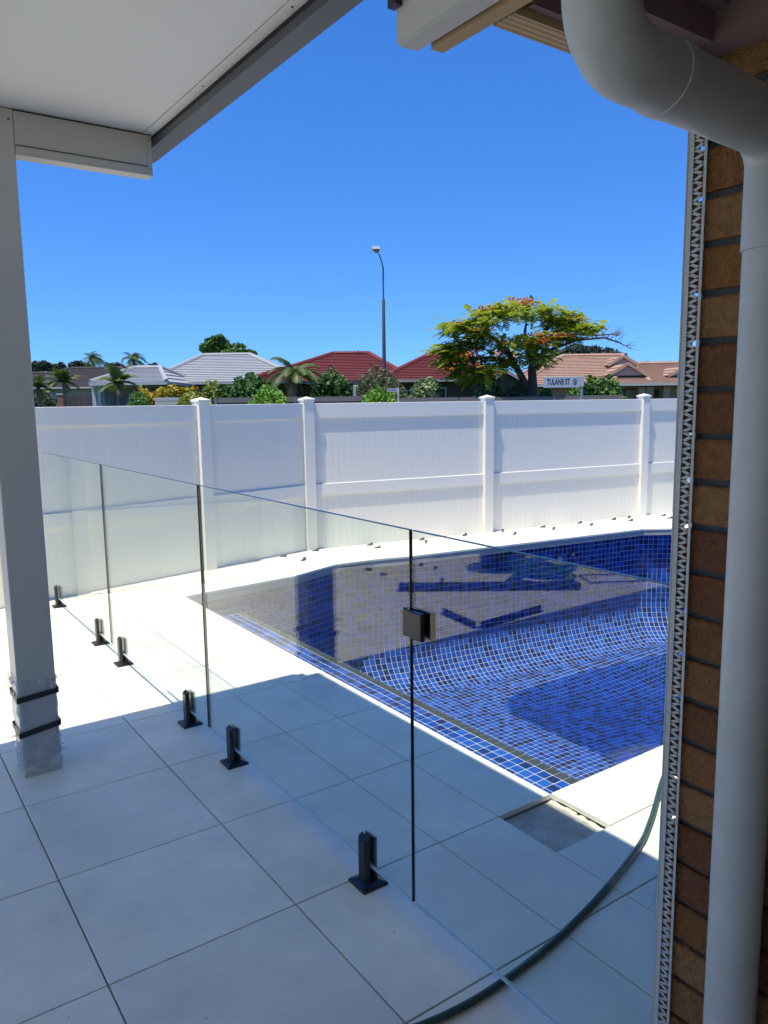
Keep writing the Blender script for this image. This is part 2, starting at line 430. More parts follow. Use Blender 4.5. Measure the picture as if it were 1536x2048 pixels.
# floor
x = BX + CR
xs0 = math.floor(min(p.x for p in INS) / PT) * PT; ys0 = math.floor(min(p.y for p in INS) / PT) * PT
nx = int((max(p.x for p in INS) - xs0) / PT) + 2; ny = int((max(p.y for p in INS) - ys0) / PT) + 2
P2 = {}
for a in range(nx + 1):
    for b in range(ny + 1):
        p = Vector((xs0 + a * PT, ys0 + b * PT)); ins = inside(p, INS); dd, q = nearest(p, INS)
        if not ins:
            P2[a, b] = (Vector((q.x, q.y, ZF)), False) if dd < PT * 1.1 else None
        else: P2[a, b] = (Vector((p.x, p.y, zfloor(p))), True)
for a in range(nx):
    for b in range(ny):
        qs = [P2.get(k) for k in ((a, b), (a + 1, b), (a + 1, b + 1), (a, b + 1))]
        if any(k is None for k in qs) or not any(k[1] for k in qs): continue
        q = [k[0] for k in qs]
        area = (q[2] - q[0]).cross(q[3] - q[1]).length / 2
        if area < PT * PT * .02: continue
        nm = (q[1] - q[0]).cross(q[3] - q[0]);
        nm = nm.normalized() if nm.length > 1e-8 else Vector((0, 0, 1))
        shell.quad(*[v - nm * .0 for v in q]); 
        add_tile(q, nm)
# bench along the near edge, and the walls above it
shell.quad((2.27, 2.07, ZB), (BX, 2.07, ZB), (BX, 6.40, ZB), (2.27, 6.34, ZB))
shell.quad((2.27, 2.07, 0 - .03), (2.27, 6.34, -.03), (2.27, 6.34, ZB), (2.27, 2.07, ZB))
shell.quad((2.27, 6.34, -.03), (BX, 6.40, -.03), (BX, 6.40, ZB), (2.27, 6.34, ZB))
shell.quad((2.27, 2.07, -.03), (2.27, 2.07, ZB), (BX, 2.07, ZB), (BX, 2.07, -.03))
bench = []; olive = []
nb = 9; nl = 69
for k in range(nl):
    for r in range(nb):
        x0 = 2.27 + r * PT; y0 = 2.07 + k * PT
        (olive if r == nb - 1 else bench).append((x0, y0))
    for r in range(3):
        za = -.03 - r * .0625
        q = [Vector((2.27, 2.07 + k * PT, za)), Vector((2.27, 2.07 + k * PT, za - .0625)), Vector((2.27, 2.07 + (k + 1) * PT, za - .0625)), Vector((2.27, 2.07 + (k + 1) * PT, za))]
        add_tile(q, Vector((1, 0, 0)))
for k in range(9):
    for r in range(3):
        za = -.03 - r * .0625; xa = 2.27 + k * PT
        ya, yb = 6.34 + k * .0067, 6.34 + (k + 1) * .0067
        add_tile([Vector((xa, ya, za)), Vector((xa + PT, yb, za)), Vector((xa + PT, yb, za - .0625)), Vector((xa, ya, za - .0625))], Vector((0, -1, 0)))
        add_tile([Vector((xa, 2.07, za)), Vector((xa + PT, 2.07, za)), Vector((xa + PT, 2.07, za - .0625)), Vector((xa, 2.07, za - .0625))], Vector((0, 1, 0)))
shell.build('grout', M['grout'], pool)
tm = MB().box(-PT / 2 + G, PT / 2 - G, -PT / 2 + G, PT / 2 - G, -.002, .0025, .001).mesh('mosaic_tile', M['mosaic1'])
om = MB().box(-PT / 2 + G, PT / 2 - G, -PT / 2 + G * .6, PT / 2 - G * .6, -.002, .0025, .001).mesh('edge_tile', M['olive'])
vis = sorted([t for t in bench if t[0] > 2.56], key=lambda t: t[0] ** 2 + t[1] ** 2)
single = set(vis[:300])
for t in bench:
    if t in single: link_mesh('mosaic_tile', tm, pool, (t[0] + PT / 2, t[1] + PT / 2, ZB + random.uniform(0, .0008)))
    else:
        q = [Vector((t[0], t[1], ZB)), Vector((t[0] + PT, t[1], ZB)), Vector((t[0] + PT, t[1] + PT, ZB)), Vector((t[0], t[1] + PT, ZB))]
        add_tile(q, Vector((0, 0, 1)))
for t in olive: link_mesh('edge_tile', om, pool, (t[0] + PT / 2, t[1] + PT / 2, ZB))
tb = MB()
for top, bot, c in tiles:
    i = len(tb.v); tb.v += [tuple(p) for p in top] + [tuple(p) for p in bot]
    tb.f.append((i, i + 1, i + 2, i + 3))
    for k in range(4): tb.f.append((i + k, i + 4 + k, i + 4 + (k + 1) % 4, i + (k + 1) % 4))
tag(tb.build('mosaic_lining', M['mosaic'], pool), kind='stuff')
# return fittings in the far wall
fn = Vector((-.134, -.99, 0)).normalized()
for (fx, fz) in ((6.916, -.27), (7.106, -.229)):
    fy = far_y(fx) + .088
    fit = MB().tube([Vector((fx, fy, fz)), Vector((fx, fy, fz)) + fn * .012], [.035, .030], 16).build('wall_fitting', M['white_metal'] if fx < 7 else M['plastic_clip'], pool)
    MB().tube([Vector((fx, fy, fz)) + fn * .012, Vector((fx, fy, fz)) + fn * .03], [.015, .013], 12).build('nozzle', M['white_metal'], fit)
wpoly = [OUT[i] + MIT[i] * (CR * .8) for i in range(n)]
wt = MB().poly([(p.x, p.y, ZF - .022) for p in wpoly]).build('pool_water', M['water'])
tag(wt, kind='structure')

# ------------------------------------------------------------------ white vinyl fence
fen = empty('vinyl_fence', (1.05, 6.80, 0))
tag(fen, 'tall white vinyl privacy fence with capped posts curving behind the pool', 'fence')
def fl(p, z=0): return Vector((p[0] - 1.05, p[1] - 6.80, z))
FT = 1.615
for i, p in enumerate(FENCE):
    a = FENCE[max(0, i - 1)]; b = FENCE[min(len(FENCE) - 1, i + 1)]
    ang = math.atan2(b[1] - a[1], b[0] - a[0])
    po = MB().box(-.0635, .0635, -.0635, .0635, 0, 1.645, .004).build('post', M['vinyl'], fen, fl(p), (0, 0, ang))
    c = MB().box(-.072, .072, -.072, .072, 1.645, 1.665, .003)
    k = len(c.v); c.v += [(-.066, -.066, 1.6645), (.066, -.066, 1.6645), (.066, .066, 1.6645), (-.066, .066, 1.6645), (0, 0, 1.69)]
    c.f += [(k, k + 1, k + 4), (k + 1, k + 2, k + 4), (k + 2, k + 3, k + 4), (k + 3, k, k + 4)]
    c.build('cap', M['vinyl'], po)
board_cache = {}
nboards = 0; extra_b = MB()
for i in range(len(FENCE) - 1):
    a, b = Vector(FENCE[i]), Vector(FENCE[i + 1]); d = (b - a); L = d.length; d.normalize(); ang = math.atan2(d.y, d.x)
    x0, x1 = .0645, L - .0645
    for (z0, z1) in ((1.455, FT), (.60, .73)):
        MB().box(x0, x1, -.026, .026, z0, z1, .003).build('rail', M['vinyl'], fen, fl(a), (0, 0, ang))
    for (z0, z1) in ((.72, 1.46), (.004, .605)):
        nbd = round((x1 - x0) / .0765); w = (x1 - x0) / nbd
        if i < 2:
            for k in range(nbd):
                xa = x0 + k * w
                for (u, v, t0, t1) in ((xa + .001, xa + w - .001, .0085, .0085),):
                    p0, p1 = a + d * u, a + d * v; nn = Vector((-d.y, d.x)) * .0085
                    extra_b.prism([tuple(fl(p0 - nn)[:2]), tuple(fl(p1 - nn)[:2]), tuple(fl(p1 + nn)[:2]), tuple(fl(p0 + nn)[:2])], z0, z1)
            continue
        kk = (round(w, 4), z0, i < 5)
        if kk not in board_cache:
            m_ = MB()      # board with a slightly crowned face so each joint catches the light
            gp_ = .0002 if i < 5 else .0006; vd = .0005 if i < 5 else .0012
            ys = [(-w / 2 + gp_, -.0085 + vd), (-w / 2 + .004, -.0085), (w / 2 - .004, -.0085), (w / 2 - gp_, -.0085 + vd), (w / 2 - gp_, .0066), (-w / 2 + gp_, .0066)]
            m_.prism(ys, z0, z1); board_cache[kk] = m_.mesh('board', M['vinyl'])
        for k in range(nbd):
            p = a + d * (x0 + (k + .5) * w)
            link_mesh('board', board_cache[kk], fen, fl(p), (0, 0, ang + random.uniform(-.003, .003) * (1 if i < 5 else 3)))
            nboards += 1
    MB().box(x0, x1, -.003, .003, .01, 1.47).build('panel_core', M['vinyl'], fen, fl(a), (0, 0, ang))
tag(extra_b.build('boards', M['vinyl'], fen), kind='stuff')
print('boards', nboards)

# ------------------------------------------------------------------ patio roof, beam, column
pr = empty('patio_roof', (0, 0, 0))
tag(pr, 'white insulated patio roof with beam and dark grey gutter overhead', 'patio roof')
MB().box(-3.95, 1.205, -3.2, 3.825, 2.803, 2.875).build('roof_panel', M['ceiling'], pr)
MB().box(1.2075, 1.25, -3.2, 3.80, 2.80, 2.872).build('edge_trim', M['ceiling'], pr)
MB().box(1.2049, 1.2077, -3.2, 3.65, 2.8045, 2.87).build('trim_joint', M['dark_gap'], pr)
MB().box(1.2505, 1.258, -3.2, 3.67, 2.79, 2.868).build('gutter_joint', M['dark_gap'], pr)
gp = [(1.2585, 2.80), (1.2585, 2.757), (1.3300, 2.752), (1.3300, 2.872), (1.3275, 2.872), (1.3275, 2.7555), (1.262, 2.7600), (1.262, 2.80)]
gt = MB(); k = len(gp)
gt.v = [(p[0], -3.2, p[1]) for p in gp] + [(p[0], 3.75, p[1]) for p in gp]
gt.f = [(i, (i + 1) % k, k + (i + 1) % k, k + i) for i in range(k)]
gut = gt.build('gutter', M['grey_metal'], pr)
MB().box(1.259, 1.330, 3.75, 3.753, 2.752, 2.872).build('end_cap', M['grey_metal'], gut)
MB().box(1.2540, 1.2583, -3.2, 3.675, 2.7565, 2.789).build('gutter_back', M['grey_metal'], gut)
bm = MB().box(.682, 1.221, 3.531, 3.60, 2.632, 2.80, 0).build('beam', M['white_metal'], pr)
MB().box(.682, 1.221, 3.527, 3.531, 2.664, 2.667).build('beam_groove', M['grey_metal'], bm)
MB().box(.682, 1.2405, 3.529, 3.602, 2.628, 2.6315).build('beam_sole', M['white_metal'], bm)
ec = MB().box(1.2213, 1.2405, 3.5285, 3.602, 2.632, 2.799).build('beam_end', M['white_metal'], bm)
for z in (2.655, 2.775): MB().tube([(1.231, 3.5287, z), (1.231, 3.526, z)], [.004, .003], 8).build('screw', M['grey_metal'], bm)
MB().box(-3.9, .522, 3.531, 3.60, 2.632, 2.80).build('beam', M['white_metal'], pr)
MB().box(.68, 1.2405, 3.5275, 3.531, 2.7965, 2.8).build('beam_joint', M['dark_gap'], pr)
for yy in (2.9, 2.2, 1.5): MB().tube([(1.228, yy, 2.80), (1.228, yy, 2.797)], [.0045, .003], 8).build('screw', M['grey_metal'], pr)

co = empty('patio_column', (.602, 3.608, 0))
tag(co, 'white square patio column with plastic film strapped around its foot', 'column')
MB().box(-.0785, .0785, -.0775, .0775, 0, 2.80, .003).build('shaft', M['white_metal'], co)
MB().tube([(.062, -.078, 2.76), (.062, -.082, 2.76)], [.005, .003], 8).build('screw', M['grey_metal'], co)
# crumpled film sleeve
fs = MB(); nr, na = 46, 64
def sq(t, r):     # rounded square ring
    a = 2 * math.pi * t; c, s_ = math.cos(a), math.sin(a); k = 1 / max(abs(c), abs(s_)); k = min(k, 1.30)
    return c * k * r, s_ * k * r
for i in range(nr + 1):
    z = .03 + .405 * i / nr
    for j in range(na):
        t = j / na; x, y = sq(t, .0810)
        nz = noise.noise(Vector((x * 22, y * 22, z * 16))) + .6 * noise.noise(Vector((x * 60 + 5, y * 60, z * 45)))
        tight = min(1, min(abs(z - .205), abs(z - .362)) / .05)
        edge = max(0, (.12 - z) / .12) + max(0, (z - .395) / .05)
        o = 1 + (max(0, nz + .05) * .12 * tight) + edge * max(0, nz + .15) * .32 * (1 if x > 0 or y < 0 else .4)
        fs.v.append((x * o, y * o, z + .02 * nz * edge))
for i in range(nr):
    for j in range(na): fs.f.append((i * na + j, i * na + (j + 1) % na, (i + 1) * na + (j + 1) % na, (i + 1) * na + j))
fs.build('plastic_film', M['film'], co, smooth=True)
rag = MB()
for k in range(26):       # torn flaps
    a = random.choice([(.083, random.uniform(-.08, .08)), (-.083, random.uniform(-.08, .08)), (random.uniform(.05, .08), -.081)])
    z = random.choice([random.uniform(.08, .22), random.uniform(.40, .44)]); s_ = random.uniform(.012, .034)
    p = Vector((a[0], a[1], z)); u = Vector((a[0], a[1], 0)).normalized() * s_ + Vector((random.uniform(-1, 1), random.uniform(-1, 1), random.uniform(-1, .6))) * s_ * .6
    v = Vector((random.uniform(-.5, .5), random.uniform(-.5, .5), random.uniform(-1, 1))).normalized() * s_ * .8
    rag.quad(p - v * .5, p + v * .5, p + u + v * .4, p + u * 1.1 - v * .35)
rag.build('film_flaps', M['film'], co)
for z, tl in ((.205, .006), (.362, .004)):
    st = MB()
    pts = [(-.087, -.086, -tl), (.087, -.086, tl * 3), (.087, .086, tl * 3), (-.087, .086, -tl)]
    for k in range(4):
        a, b = pts[k], pts[(k + 1) % 4]
        st.quad((a[0], a[1], z + a[2] - .013), (b[0], b[1], z + b[2] - .013), (b[0], b[1], z + b[2] + .013), (a[0], a[1], z + a[2] + .013))
    st.build('strap', M['tape'], co)

# ------------------------------------------------------------------ frameless glass fence
GX, GT, GB = 1.33, 1.25, .075
def glass_panel(name, y0, y1, label, cat, group=None):
    t = empty(name, (GX, y0, 0)); tag(t, label, cat, group)
    L = y1 - y0
    pn = MB().box(-.005, .005, .003, L - .003, GB, GT).build('pane', M['glass'], t)
    MB().box(-.0052, .0052, .003, L - .003, GB - .0035, GB - .0002).build('pane_edge', M['lit_low_edge'], pn)
    MB().box(-.0052, .0052, .003, L - .003, GT + .0002, GT + .0022).build('pane_edge', M['top_edge'], pn)
    for ya in (() if L < 1 else (0, L - .003) if L < 1.66 else (0,)): MB().box(-.0052, .0052, ya, ya + .0029, GB, GT).build('pane_edge', M['glass_edge'], pn)
    return t
gate_ = glass_panel('glass_gate', .905, 1.758, 'frameless glass gate in the foreground, beside the brick corner', 'gate')
glass_panel('glass_barrier', 1.764, 3.387, 'near clear glass pool fence panel holding the gate latch', 'glass barrier', 'glass pool fence panels')
glass_panel('glass_barrier', 3.398, 5.022, 'middle clear glass panel of the pool fence beside the column', 'glass barrier', 'glass pool fence panels')
glass_panel('glass_barrier', 5.033, 6.735, 'farthest glass pool fence panel, ending at the white fence', 'glass barrier', 'glass pool fence panels')
sp_mesh = {}
def spigot(y, label):
    t = empty('glass_spigot', (GX, y, 0)); tag(t, label, 'spigot', 'black glass fence spigots')
    if not sp_mesh:
        b = MB().box(-.05, .05, -.05, .05, .0, .010, .003)
        k = len(b.v); b.v += [(-.046, -.046, .010), (.046, -.046, .010), (.046, .046, .010), (-.046, .046, .010), (-.026, -.026, .017), (.026, -.026, .017), (.026, .026, .017), (-.026, .026, .017)]
        b.f += [(k + i, k + (i + 1) % 4, k + 4 + (i + 1) % 4, k + 4 + i) for i in range(4)] + [(k + 4, k + 5, k + 6, k + 7)]
        sp_mesh['base_plate'] = b.mesh('base_plate', M['black'])
        for nm, s_ in (('jaw', -1), ('jaw_b', 1)):
            j = MB(); x0, x1 = (-.026, -.0066) if s_ < 0 else (.0066, .026)
            hi0, hi1 = (.165, .178) if s_ < 0 else (.178, .165)
            yy = .024; c = .006
            ring = [(x0, -yy + c), (x0 + (c if s_ < 0 else 0), -yy), (x1 - (c if s_ > 0 else 0), -yy), (x1, -yy + c), (x1, yy - c), (x1 - (c if s_ > 0 else 0), yy), (x0 + (c if s_ < 0 else 0), yy), (x0, yy - c)]
            def hz(x): return hi0 + (hi1 - hi0) * (x - x0) / (x1 - x0)
            j.v = [(x, y_, .0165) for x, y_ in ring] + [(x, y_, hz(x)) for x, y_ in ring]
            j.f = [tuple(range(7, -1, -1)), tuple(range(8, 16))] + [(i, (i + 1) % 8, 8 + (i + 1) % 8, 8 + i) for i in range(8)]
            sp_mesh[nm] = j.mesh('jaw', M['black'])
        sp_mesh['clamp_block'] = MB().box(-.014, .014, .024, .040, .0165, .052, .005).mesh('clamp_block', M['black'])
    for nm in ('base_plate', 'jaw', 'jaw_b', 'clamp_block'):
        link_mesh(nm.replace('_b', '') if nm == 'jaw_b' else nm, sp_mesh[nm], t)
for y, lb in ((2.022, 'large black spigot nearest the gate, in the foreground'), (3.115, 'black spigot on shaded pavers, second from the gate'),
              (3.657, 'black spigot at the shade edge, third from the gate'), (4.796, 'black spigot on sunlit pavers, fourth from the gate'),
              (5.324, 'black spigot on sunlit pavers, fifth from the gate'), (6.545, 'small black spigot farthest away, near the white fence')):
    spigot(y, lb)
la = empty('gate_latch', (GX, 1.74, .975)); tag(la, 'black box latch clamped on the glass gate edge', 'latch')
MB().box(-.024, -.0068, -.050, .008, -.040, .042, .003).build('latch_body', M['black'], la)
MB().box(-.016, -.0068, .030, .050, -.042, .042, .003).build('striker', M['black'], la)
MB().box(-.018, -.0072, .0102, .0318, -.04, .04, .002).build('keeper', M['black'], la)
MB().box(.0068, .030, -.058, .056, -.044, .044, .004).build('latch_back', M['black'], la)

# ------------------------------------------------------------------ brick house corner
ho = empty('brick_house', (1.31, .885, 0))
tag(ho, 'brown brick house corner with unfinished eave and open mortar joints', 'house')
WX, WY = 1.31, .872
BH, CH = .0735, .086
bl_cache = {}
def brick(cx, cy, z, lx, ly):
    k = (round(lx, 3), round(ly, 3), random.randrange(3))
    if k not in bl_cache:
        m_ = MB(); c = .004
        m_.box(-lx / 2, lx / 2, -ly / 2, ly / 2, 0, BH - .001, c)
        m_.v = [(v[0] + random.uniform(-.0012, .0012), v[1] + random.uniform(-.0012, .0012), v[2] + random.uniform(-.001, .001)) for v in m_.v]
        bl_cache[k] = m_.mesh('brick', M['brick'])
    link_mesh('brick', bl_cache[k], ho, (cx - 1.31, cy - .885, z), (0, 0, random.uniform(-.006, .006)))
for k in range(27):
    z = .008 + k * CH
    if k % 2 == 0:        # stretcher returns along +x, side wall starts with the header end
        brick(WX + .115, WY - .055, z, .23, .11)
        x = WX + .24
        for q in range(4): brick(x + .115, WY - .055, z, .23, .11); x += .24
        y = WY - .12
    else:
        brick(WX + .055, WY - .115, z, .11, .23)
        x = WX + .12
        for q in range(4): brick(x + .115, WY - .055, z, .23, .11); x += .24
        y = WY - .24
    for q in range(4): brick(WX + .055, y - .115, z, .11, .23); y -= .24
def hb(name, m, x0, x1, y0, y1, z0, z1, par=None, ch=0): return MB().box(x0 - 1.31, x1 - 1.31, y0 - .885, y1 - .885, z0, z1, ch).build(name, m, par or ho)
hb('mortar_core', M['mortar'], WX + .013, WX + .10, -1.2, WY - .013, 0, 2.33)
hb('mortar_core', M['mortar'], WX + .1001, 2.62, WY - .10, WY - .013, 0, 2.33)
hb('wall', M['mortar'], WX + .105, 6.0, -4.0, WY - .105, 0, 2.33)
hb('wall', M['mortar'], WX + 1.32, 6.0, WY - .10, WY - .012, 0, 2.33)
# unseen wall added behind the camera to keep light off bricks and pipe
bwm = bpy.data.materials.new('brickwork'); bwm.use_nodes = True
t = bwm.node_tree; bt = t.nodes.new('ShaderNodeTexBrick'); tc = t.nodes.new('ShaderNodeTexCoord'); mp = t.nodes.new('ShaderNodeMapping')
mp.inputs['Rotation'].default_value = (R(90), 0, 0); bt.inputs['Color1'].default_value = (.28, .15, .07, 1); bt.inputs['Color2'].default_value = (.2, .095, .045, 1); bt.inputs['Mortar'].default_value = (.15, .145, .14, 1)
bt.inputs['Scale'].default_value = 1; bt.inputs['Brick Width'].default_value = .24; bt.inputs['Row Height'].default_value = .086; bt.inputs['Mortar Size'].default_value = .005
t.links.new(tc.outputs['Object'], mp.inputs[0]); t.links.new(mp.outputs[0], bt.inputs[0]); t.links.new(bt.outputs[0], t.nodes['Principled BSDF'].inputs['Base Color']); t.nodes['Principled BSDF'].inputs['Roughness'].default_value = .9
hb('added_rear_wall', mat('added_wall_cream', (.34, .30, .25), .9, var=.06, nscale=3), -2.9, WX + .104, -1.25, -1.02, 0, 2.79)
# eave: unseen slab added to block light, soffit, fascia timbers, unfinished white gutter
hb('added_roof_slab', M['grey_metal'], .74, 6.2, -4.0, .93, 2.40, 2.46)
hb('soffit_sheet', M['soffit'], .88, WX + .1, -1.0, .84, 2.262, 2.27)
hb('soffit_trim', M['primed'], .88, 1.235, .80, .838, 2.20, 2.261)
hb('soffit_trim', M['primed'], 1.236, WX - .004, -1.0, .84, 2.205, 2.2605)
hb('soffit_trim', M['primed'], .88, 1.235, .775, .799, 2.246, 2.2605)
hb('end_beam', M['pine'], .838, 1.9, .858, .903, 2.165, 2.26, ch=.002)
hb('end_fascia', M['primed'], .86, 1.9, .842, .8575, 2.176, 2.262)
hb('fascia_board', M['pine2'], .787, .812, -1.0, .985, 2.150, 2.24, ch=.002)
gq = MB()            # white gutter length: front face, sole turned under, raised back edge
gs = [(.735, 2.40), (.735, 2.152), (.742, 2.148), (.774, 2.1495), (.786, 2.160), (.786, 2.40)]
k = len(gs)
for y, dx in ((-1.0, 0), (1.0, 0)): gq.v += [(p[0] - 1.31, y - .885, p[1]) for p in gs]
gq.f = [(i, i + 1, k + i + 1, k + i) for i in range(k - 1)] + [tuple(range(k, 2 * k))]
gq.build('eave_gutter', M['white_metal'], ho)
hb('bracket', M['black'], .722, .7345, .985, 1.005, 2.198, 2.40)

# corner bead with triangular perforations
cbz = MB()
by0, by1 = .846, .880; bxx = 1.3025
Z0, Z1 = .0, 2.10
be = empty('corner_bead', (bxx, .88, 0)); tag(be, 'perforated white plastic corner bead fixed on the brick corner', 'corner bead')
def cb(o, y0, y1, z0, z1, x0=-.0011, x1=.0): o.box(x0, x1, y0 - .88, y1 - .88, z0, z1)
nose = MB(); cb(nose, .872, .884, Z0, Z1, -.0016, .0); nose.tube([(-.001, .004, Z0), (-.001, .004, Z1)], .0021, 8); nose.build('nose', M['bead'], be)
la_ = MB(); cb(la_, by0, .8515, Z0, Z1)
pit = .0180
nzg = int((Z1 - Z0) / pit)
for q in range(nzg):
    z = Z0 + q * pit
    la_.bar((-.0006, .8515 - .88, z), (-.0006, .8722 - .88, z + pit * .5), .0054, .0011, up=(1, 0, 0))
    la_.bar((-.0006, .8722 - .88, z + pit * .5), (-.0006, .8515 - .88, z + pit), .0054, .0011, up=(1, 0, 0))
la_.build('perforated_leg', M['bead'], be)
ra = MB(); ra.box(0, .035, .0028, .0040, Z0, Z1); ra.build('return_leg', M['bead'], be)

# downpipe
dp = empty('downpipe', (1.255, .692, 0)); tag(dp, 'white plastic downpipe with offset bend beside the brick corner', 'downpipe')
def P(x, y, z): return Vector((x - 1.255, y - .692, z))
MB().tube([P(1.255, .692, 0), P(1.255, .692, 1.99)], .0445, 32).build('lower_pipe', M['pvc'], dp, smooth=True)
MB().tube([P(1.255, .692, 1.853), P(1.255, .692, 1.855), P(1.255, .692, 2.0)], [.0448, .0475, .0475], 32).build('pipe_socket', M['pvc'], dp, smooth=True)
def arc_pts(path, rad, seg=12):
    out = [Vector(path[0])]
    for k in range(1, len(path) - 1):
        p = Vector(path[k]); a = (Vector(path[k - 1]) - p).normalized(); b = (Vector(path[k + 1]) - p).normalized()
        th = a.angle(b); tl = rad / math.tan(th / 2); s0 = p + a * tl; s1 = p + b * tl
        c = p + (a + b).normalized() * (rad / math.sin(th / 2))
        v0, v1 = s0 - c, s1 - c
        for q in range(seg + 1): out.append(c + v0.lerp(v1, q / seg).normalized() * rad)
    out.append(Vector(path[-1])); return out
ux, uy = .800, .672
pts = arc_pts([P(ux, uy, 2.40), P(ux, uy, 2.043), P(1.255, .692, 2.036), P(1.255, .692, 1.90)], .064)
MB().tube(pts, .0465, 32).build('offset_bend', M['pvc'], dp, smooth=True)
MB().tube([P(ux, uy, 2.115), P(ux, uy, 2.16)], .0490, 32).build('bend_collar', M['pvc'], dp, smooth=True)
mid = P(.93, .678, 2.041); mid2 = P(.955, .679, 2.0406)
MB().tube([mid, mid2], .0487, 32).build('bend_collar', M['pvc'], dp, smooth=True)

# ------------------------------------------------------------------ hose across the pavers
hp = [(.70, 1.52), (1.135, 1.418), (1.448, 1.419), (1.792, 1.476), (2.192, 1.589), (2.403, 1.679), (2.746, 1.862), (2.95, 1.94), (3.3, 1.9), (3.9, 1.7)]
def catmull(p, n=10):
    p = [Vector((q[0], q[1], q[2] if len(q) > 2 else .02)) for q in p]; out = []
    for i in range(len(p) - 1):
        a, b, c, d = p[max(0, i - 1)], p[i], p[i + 1], p[min(len(p) - 1, i + 2)]
        for k in range(n):
            t = k / n; out.append(.5 * ((2 * b) + (c - a) * t + (2 * a - 5 * b + 4 * c - d) * t * t + (3 * b - a - 3 * c + d) * t ** 3))
    out.append(p[-1]); return out
hz = [.012] * 10
tag(MB().tube([Vector((v.x, v.y, v.z)) for v in catmull([(a, b, c) for (a, b), c in zip(hp, hz)])], .0105, 14).build('hose', M['hose'], smooth=True),
    'long dark green hose snaking over pavers under the glass gate', 'hose')

# grit and offcuts left on the pavers
gm_ = MB()
for k in range(70):
    gx_, gy_ = random.uniform(-.6, 2.2), random.uniform(1.2, 6.4); r = random.choice([.001, .0013, .0018, .0026]); a = random.uniform(0, 3.1)
    if .45 < gx_ < .75 and 3.4 < gy_ < 3.75: continue
    c_, s_ = math.cos(a) * r, math.sin(a) * r
    gm_.prism([(gx_ + c_ * 1.6, gy_ + s_ * 1.6), (gx_ - s_, gy_ + c_), (gx_ - c_ * 1.3, gy_ - s_ * 1.3), (gx_ + s_ * .8, gy_ - c_ * .8)], .0004, .0004 + r * .9)
tag(gm_.build('grit', mat('grit', (.16, .14, .12), .9)), 'scattered grit and crumbs on the pavers', 'grit', kind='stuff')
# tile levelling clips left on the far coping and on the sunny side of the patio
cl0 = None
cm1 = MB().box(-.026, .026, -.009, .009, 0, .006, .001); cm1.v += []
cmw = MB(); cmw.v = [(-.024, -.008, .006), (.026, -.008, .006), (.026, .008, .006), (-.024, .008, .006), (.026, -.008, .022), (.026, .008, .022)]
cmw.f = [(0, 1, 4), (3, 5, 2), (0, 4, 5, 3), (1, 2, 5, 4), (0, 3, 2, 1)]
m1, m2 = cm1.mesh('base', M['plastic_clip']), cmw.mesh('wedge', M['plastic_clip'])
m3 = MB().box(.014, .018, -.013, .013, .010, .026, .001).mesh('tab', M['plastic_clip'])
def clip(x, y, rz, label, group):
    e = empty('levelling_clip', (x, y, .0005), rz); e.scale = (1.35, 1.35, 1.25); tag(e, label, 'levelling clip', group)
    link_mesh('base', m1, e); link_mesh('wedge', m2, e); link_mesh('tab', m3, e)
ORD = ['leftmost','second','third','fourth','fifth','sixth','seventh','eighth','ninth','tenth','eleventh','twelfth','thirteenth','fourteenth','fifteenth','sixteenth','seventeenth','eighteenth','rightmost']
for n_c, p in enumerate(((564, 1113), (607, 1121), (631, 1102), (737, 1090), (755, 1096), (833, 1078), (852, 1086), (916, 1069), (1001, 1063), (1029, 1069), (1079, 1054), (1107, 1059), (1152, 1046), (1182, 1051), (1227, 1040), (1255, 1036), (1261, 1042), (1326, 1032), (1339, 1037))):
    q = gnd(*p); clip(q.x, min(q.y, fence_y(q.x) - .1), random.uniform(-.9, .9), 'small grey levelling clip on the far white coping, %s counting from the left' % ORD[n_c], 'clips on the far coping')
for n_c, (x, y) in enumerate(((-1.43, 6.1), (-1.42, 5.84), (-1.96, 5.95), (-1.97, 5.75), (-1.70, 5.31), (-.55, 5.55), (-2.6, 5.75))):
    clip(x, y, random.uniform(-1, 1), 'small grey levelling clip on sunlit pavers, %s in the glass reflection' % ['above the column top', 'right of the column', 'at the upper middle', 'below the upper middle one', 'just above the dark straightedge', 'nearest the column', 'beside the mixing tub'][n_c], 'clips on the sunny pavers')
# things on the sunny side, seen mirrored in the glass
tag(MB().bar((-1.18, 5.28, .03), (-2.45, 4.36, .03), .11, .05).bar((-1.18, 5.28, .058), (-2.45, 4.36, .058), .03, .006).build('straightedge', M['grey_metal']), 'long dark straightedge lying on sunlit pavers, mirrored in the glass gate', 'straightedge')
for (a, b, lb) in (((-1.01, 4.47), (-.95, 4.02), 'short dark angle bar nearest the column, mirrored in the gate'), ((-.97, 4.0), (-1.66, 4.06), 'longer dark angle bar at the shade edge, mirrored in the gate')):
    tag(MB().bar((*a, .003), (*b, .003), .05, .005).bar((*a, .026), (*b, .026), .005, .045).build('angle_bar', M['black']), lb, 'angle bar', 'dark angle bars on the pavers')
tb_ = empty('mixing_tub', (-2.55, 5.42, 0)); tag(tb_, 'dark round mixing tub on sunlit pavers, mirrored in the gate', 'tub')
def lathe(o, prof_, n_=28):
    i0 = len(o.v)
    for (r, z) in prof_: o.v += [(r * math.cos(2 * math.pi * k / n_), r * math.sin(2 * math.pi * k / n_), z) for k in range(n_)]
    for l in range(len(prof_) - 1):
        for k in range(n_): o.f.append((i0 + l * n_ + k, i0 + l * n_ + (k + 1) % n_, i0 + (l + 1) * n_ + (k + 1) % n_, i0 + (l + 1) * n_ + k))
    return o
lathe(MB(), [(.0, .003), (.20, .003), (.27, .26), (.285, .265), (.285, .275), (.262, .272), (.195, .012), (0, .01)]).build('bowl', M['black'], tb_, smooth=True)
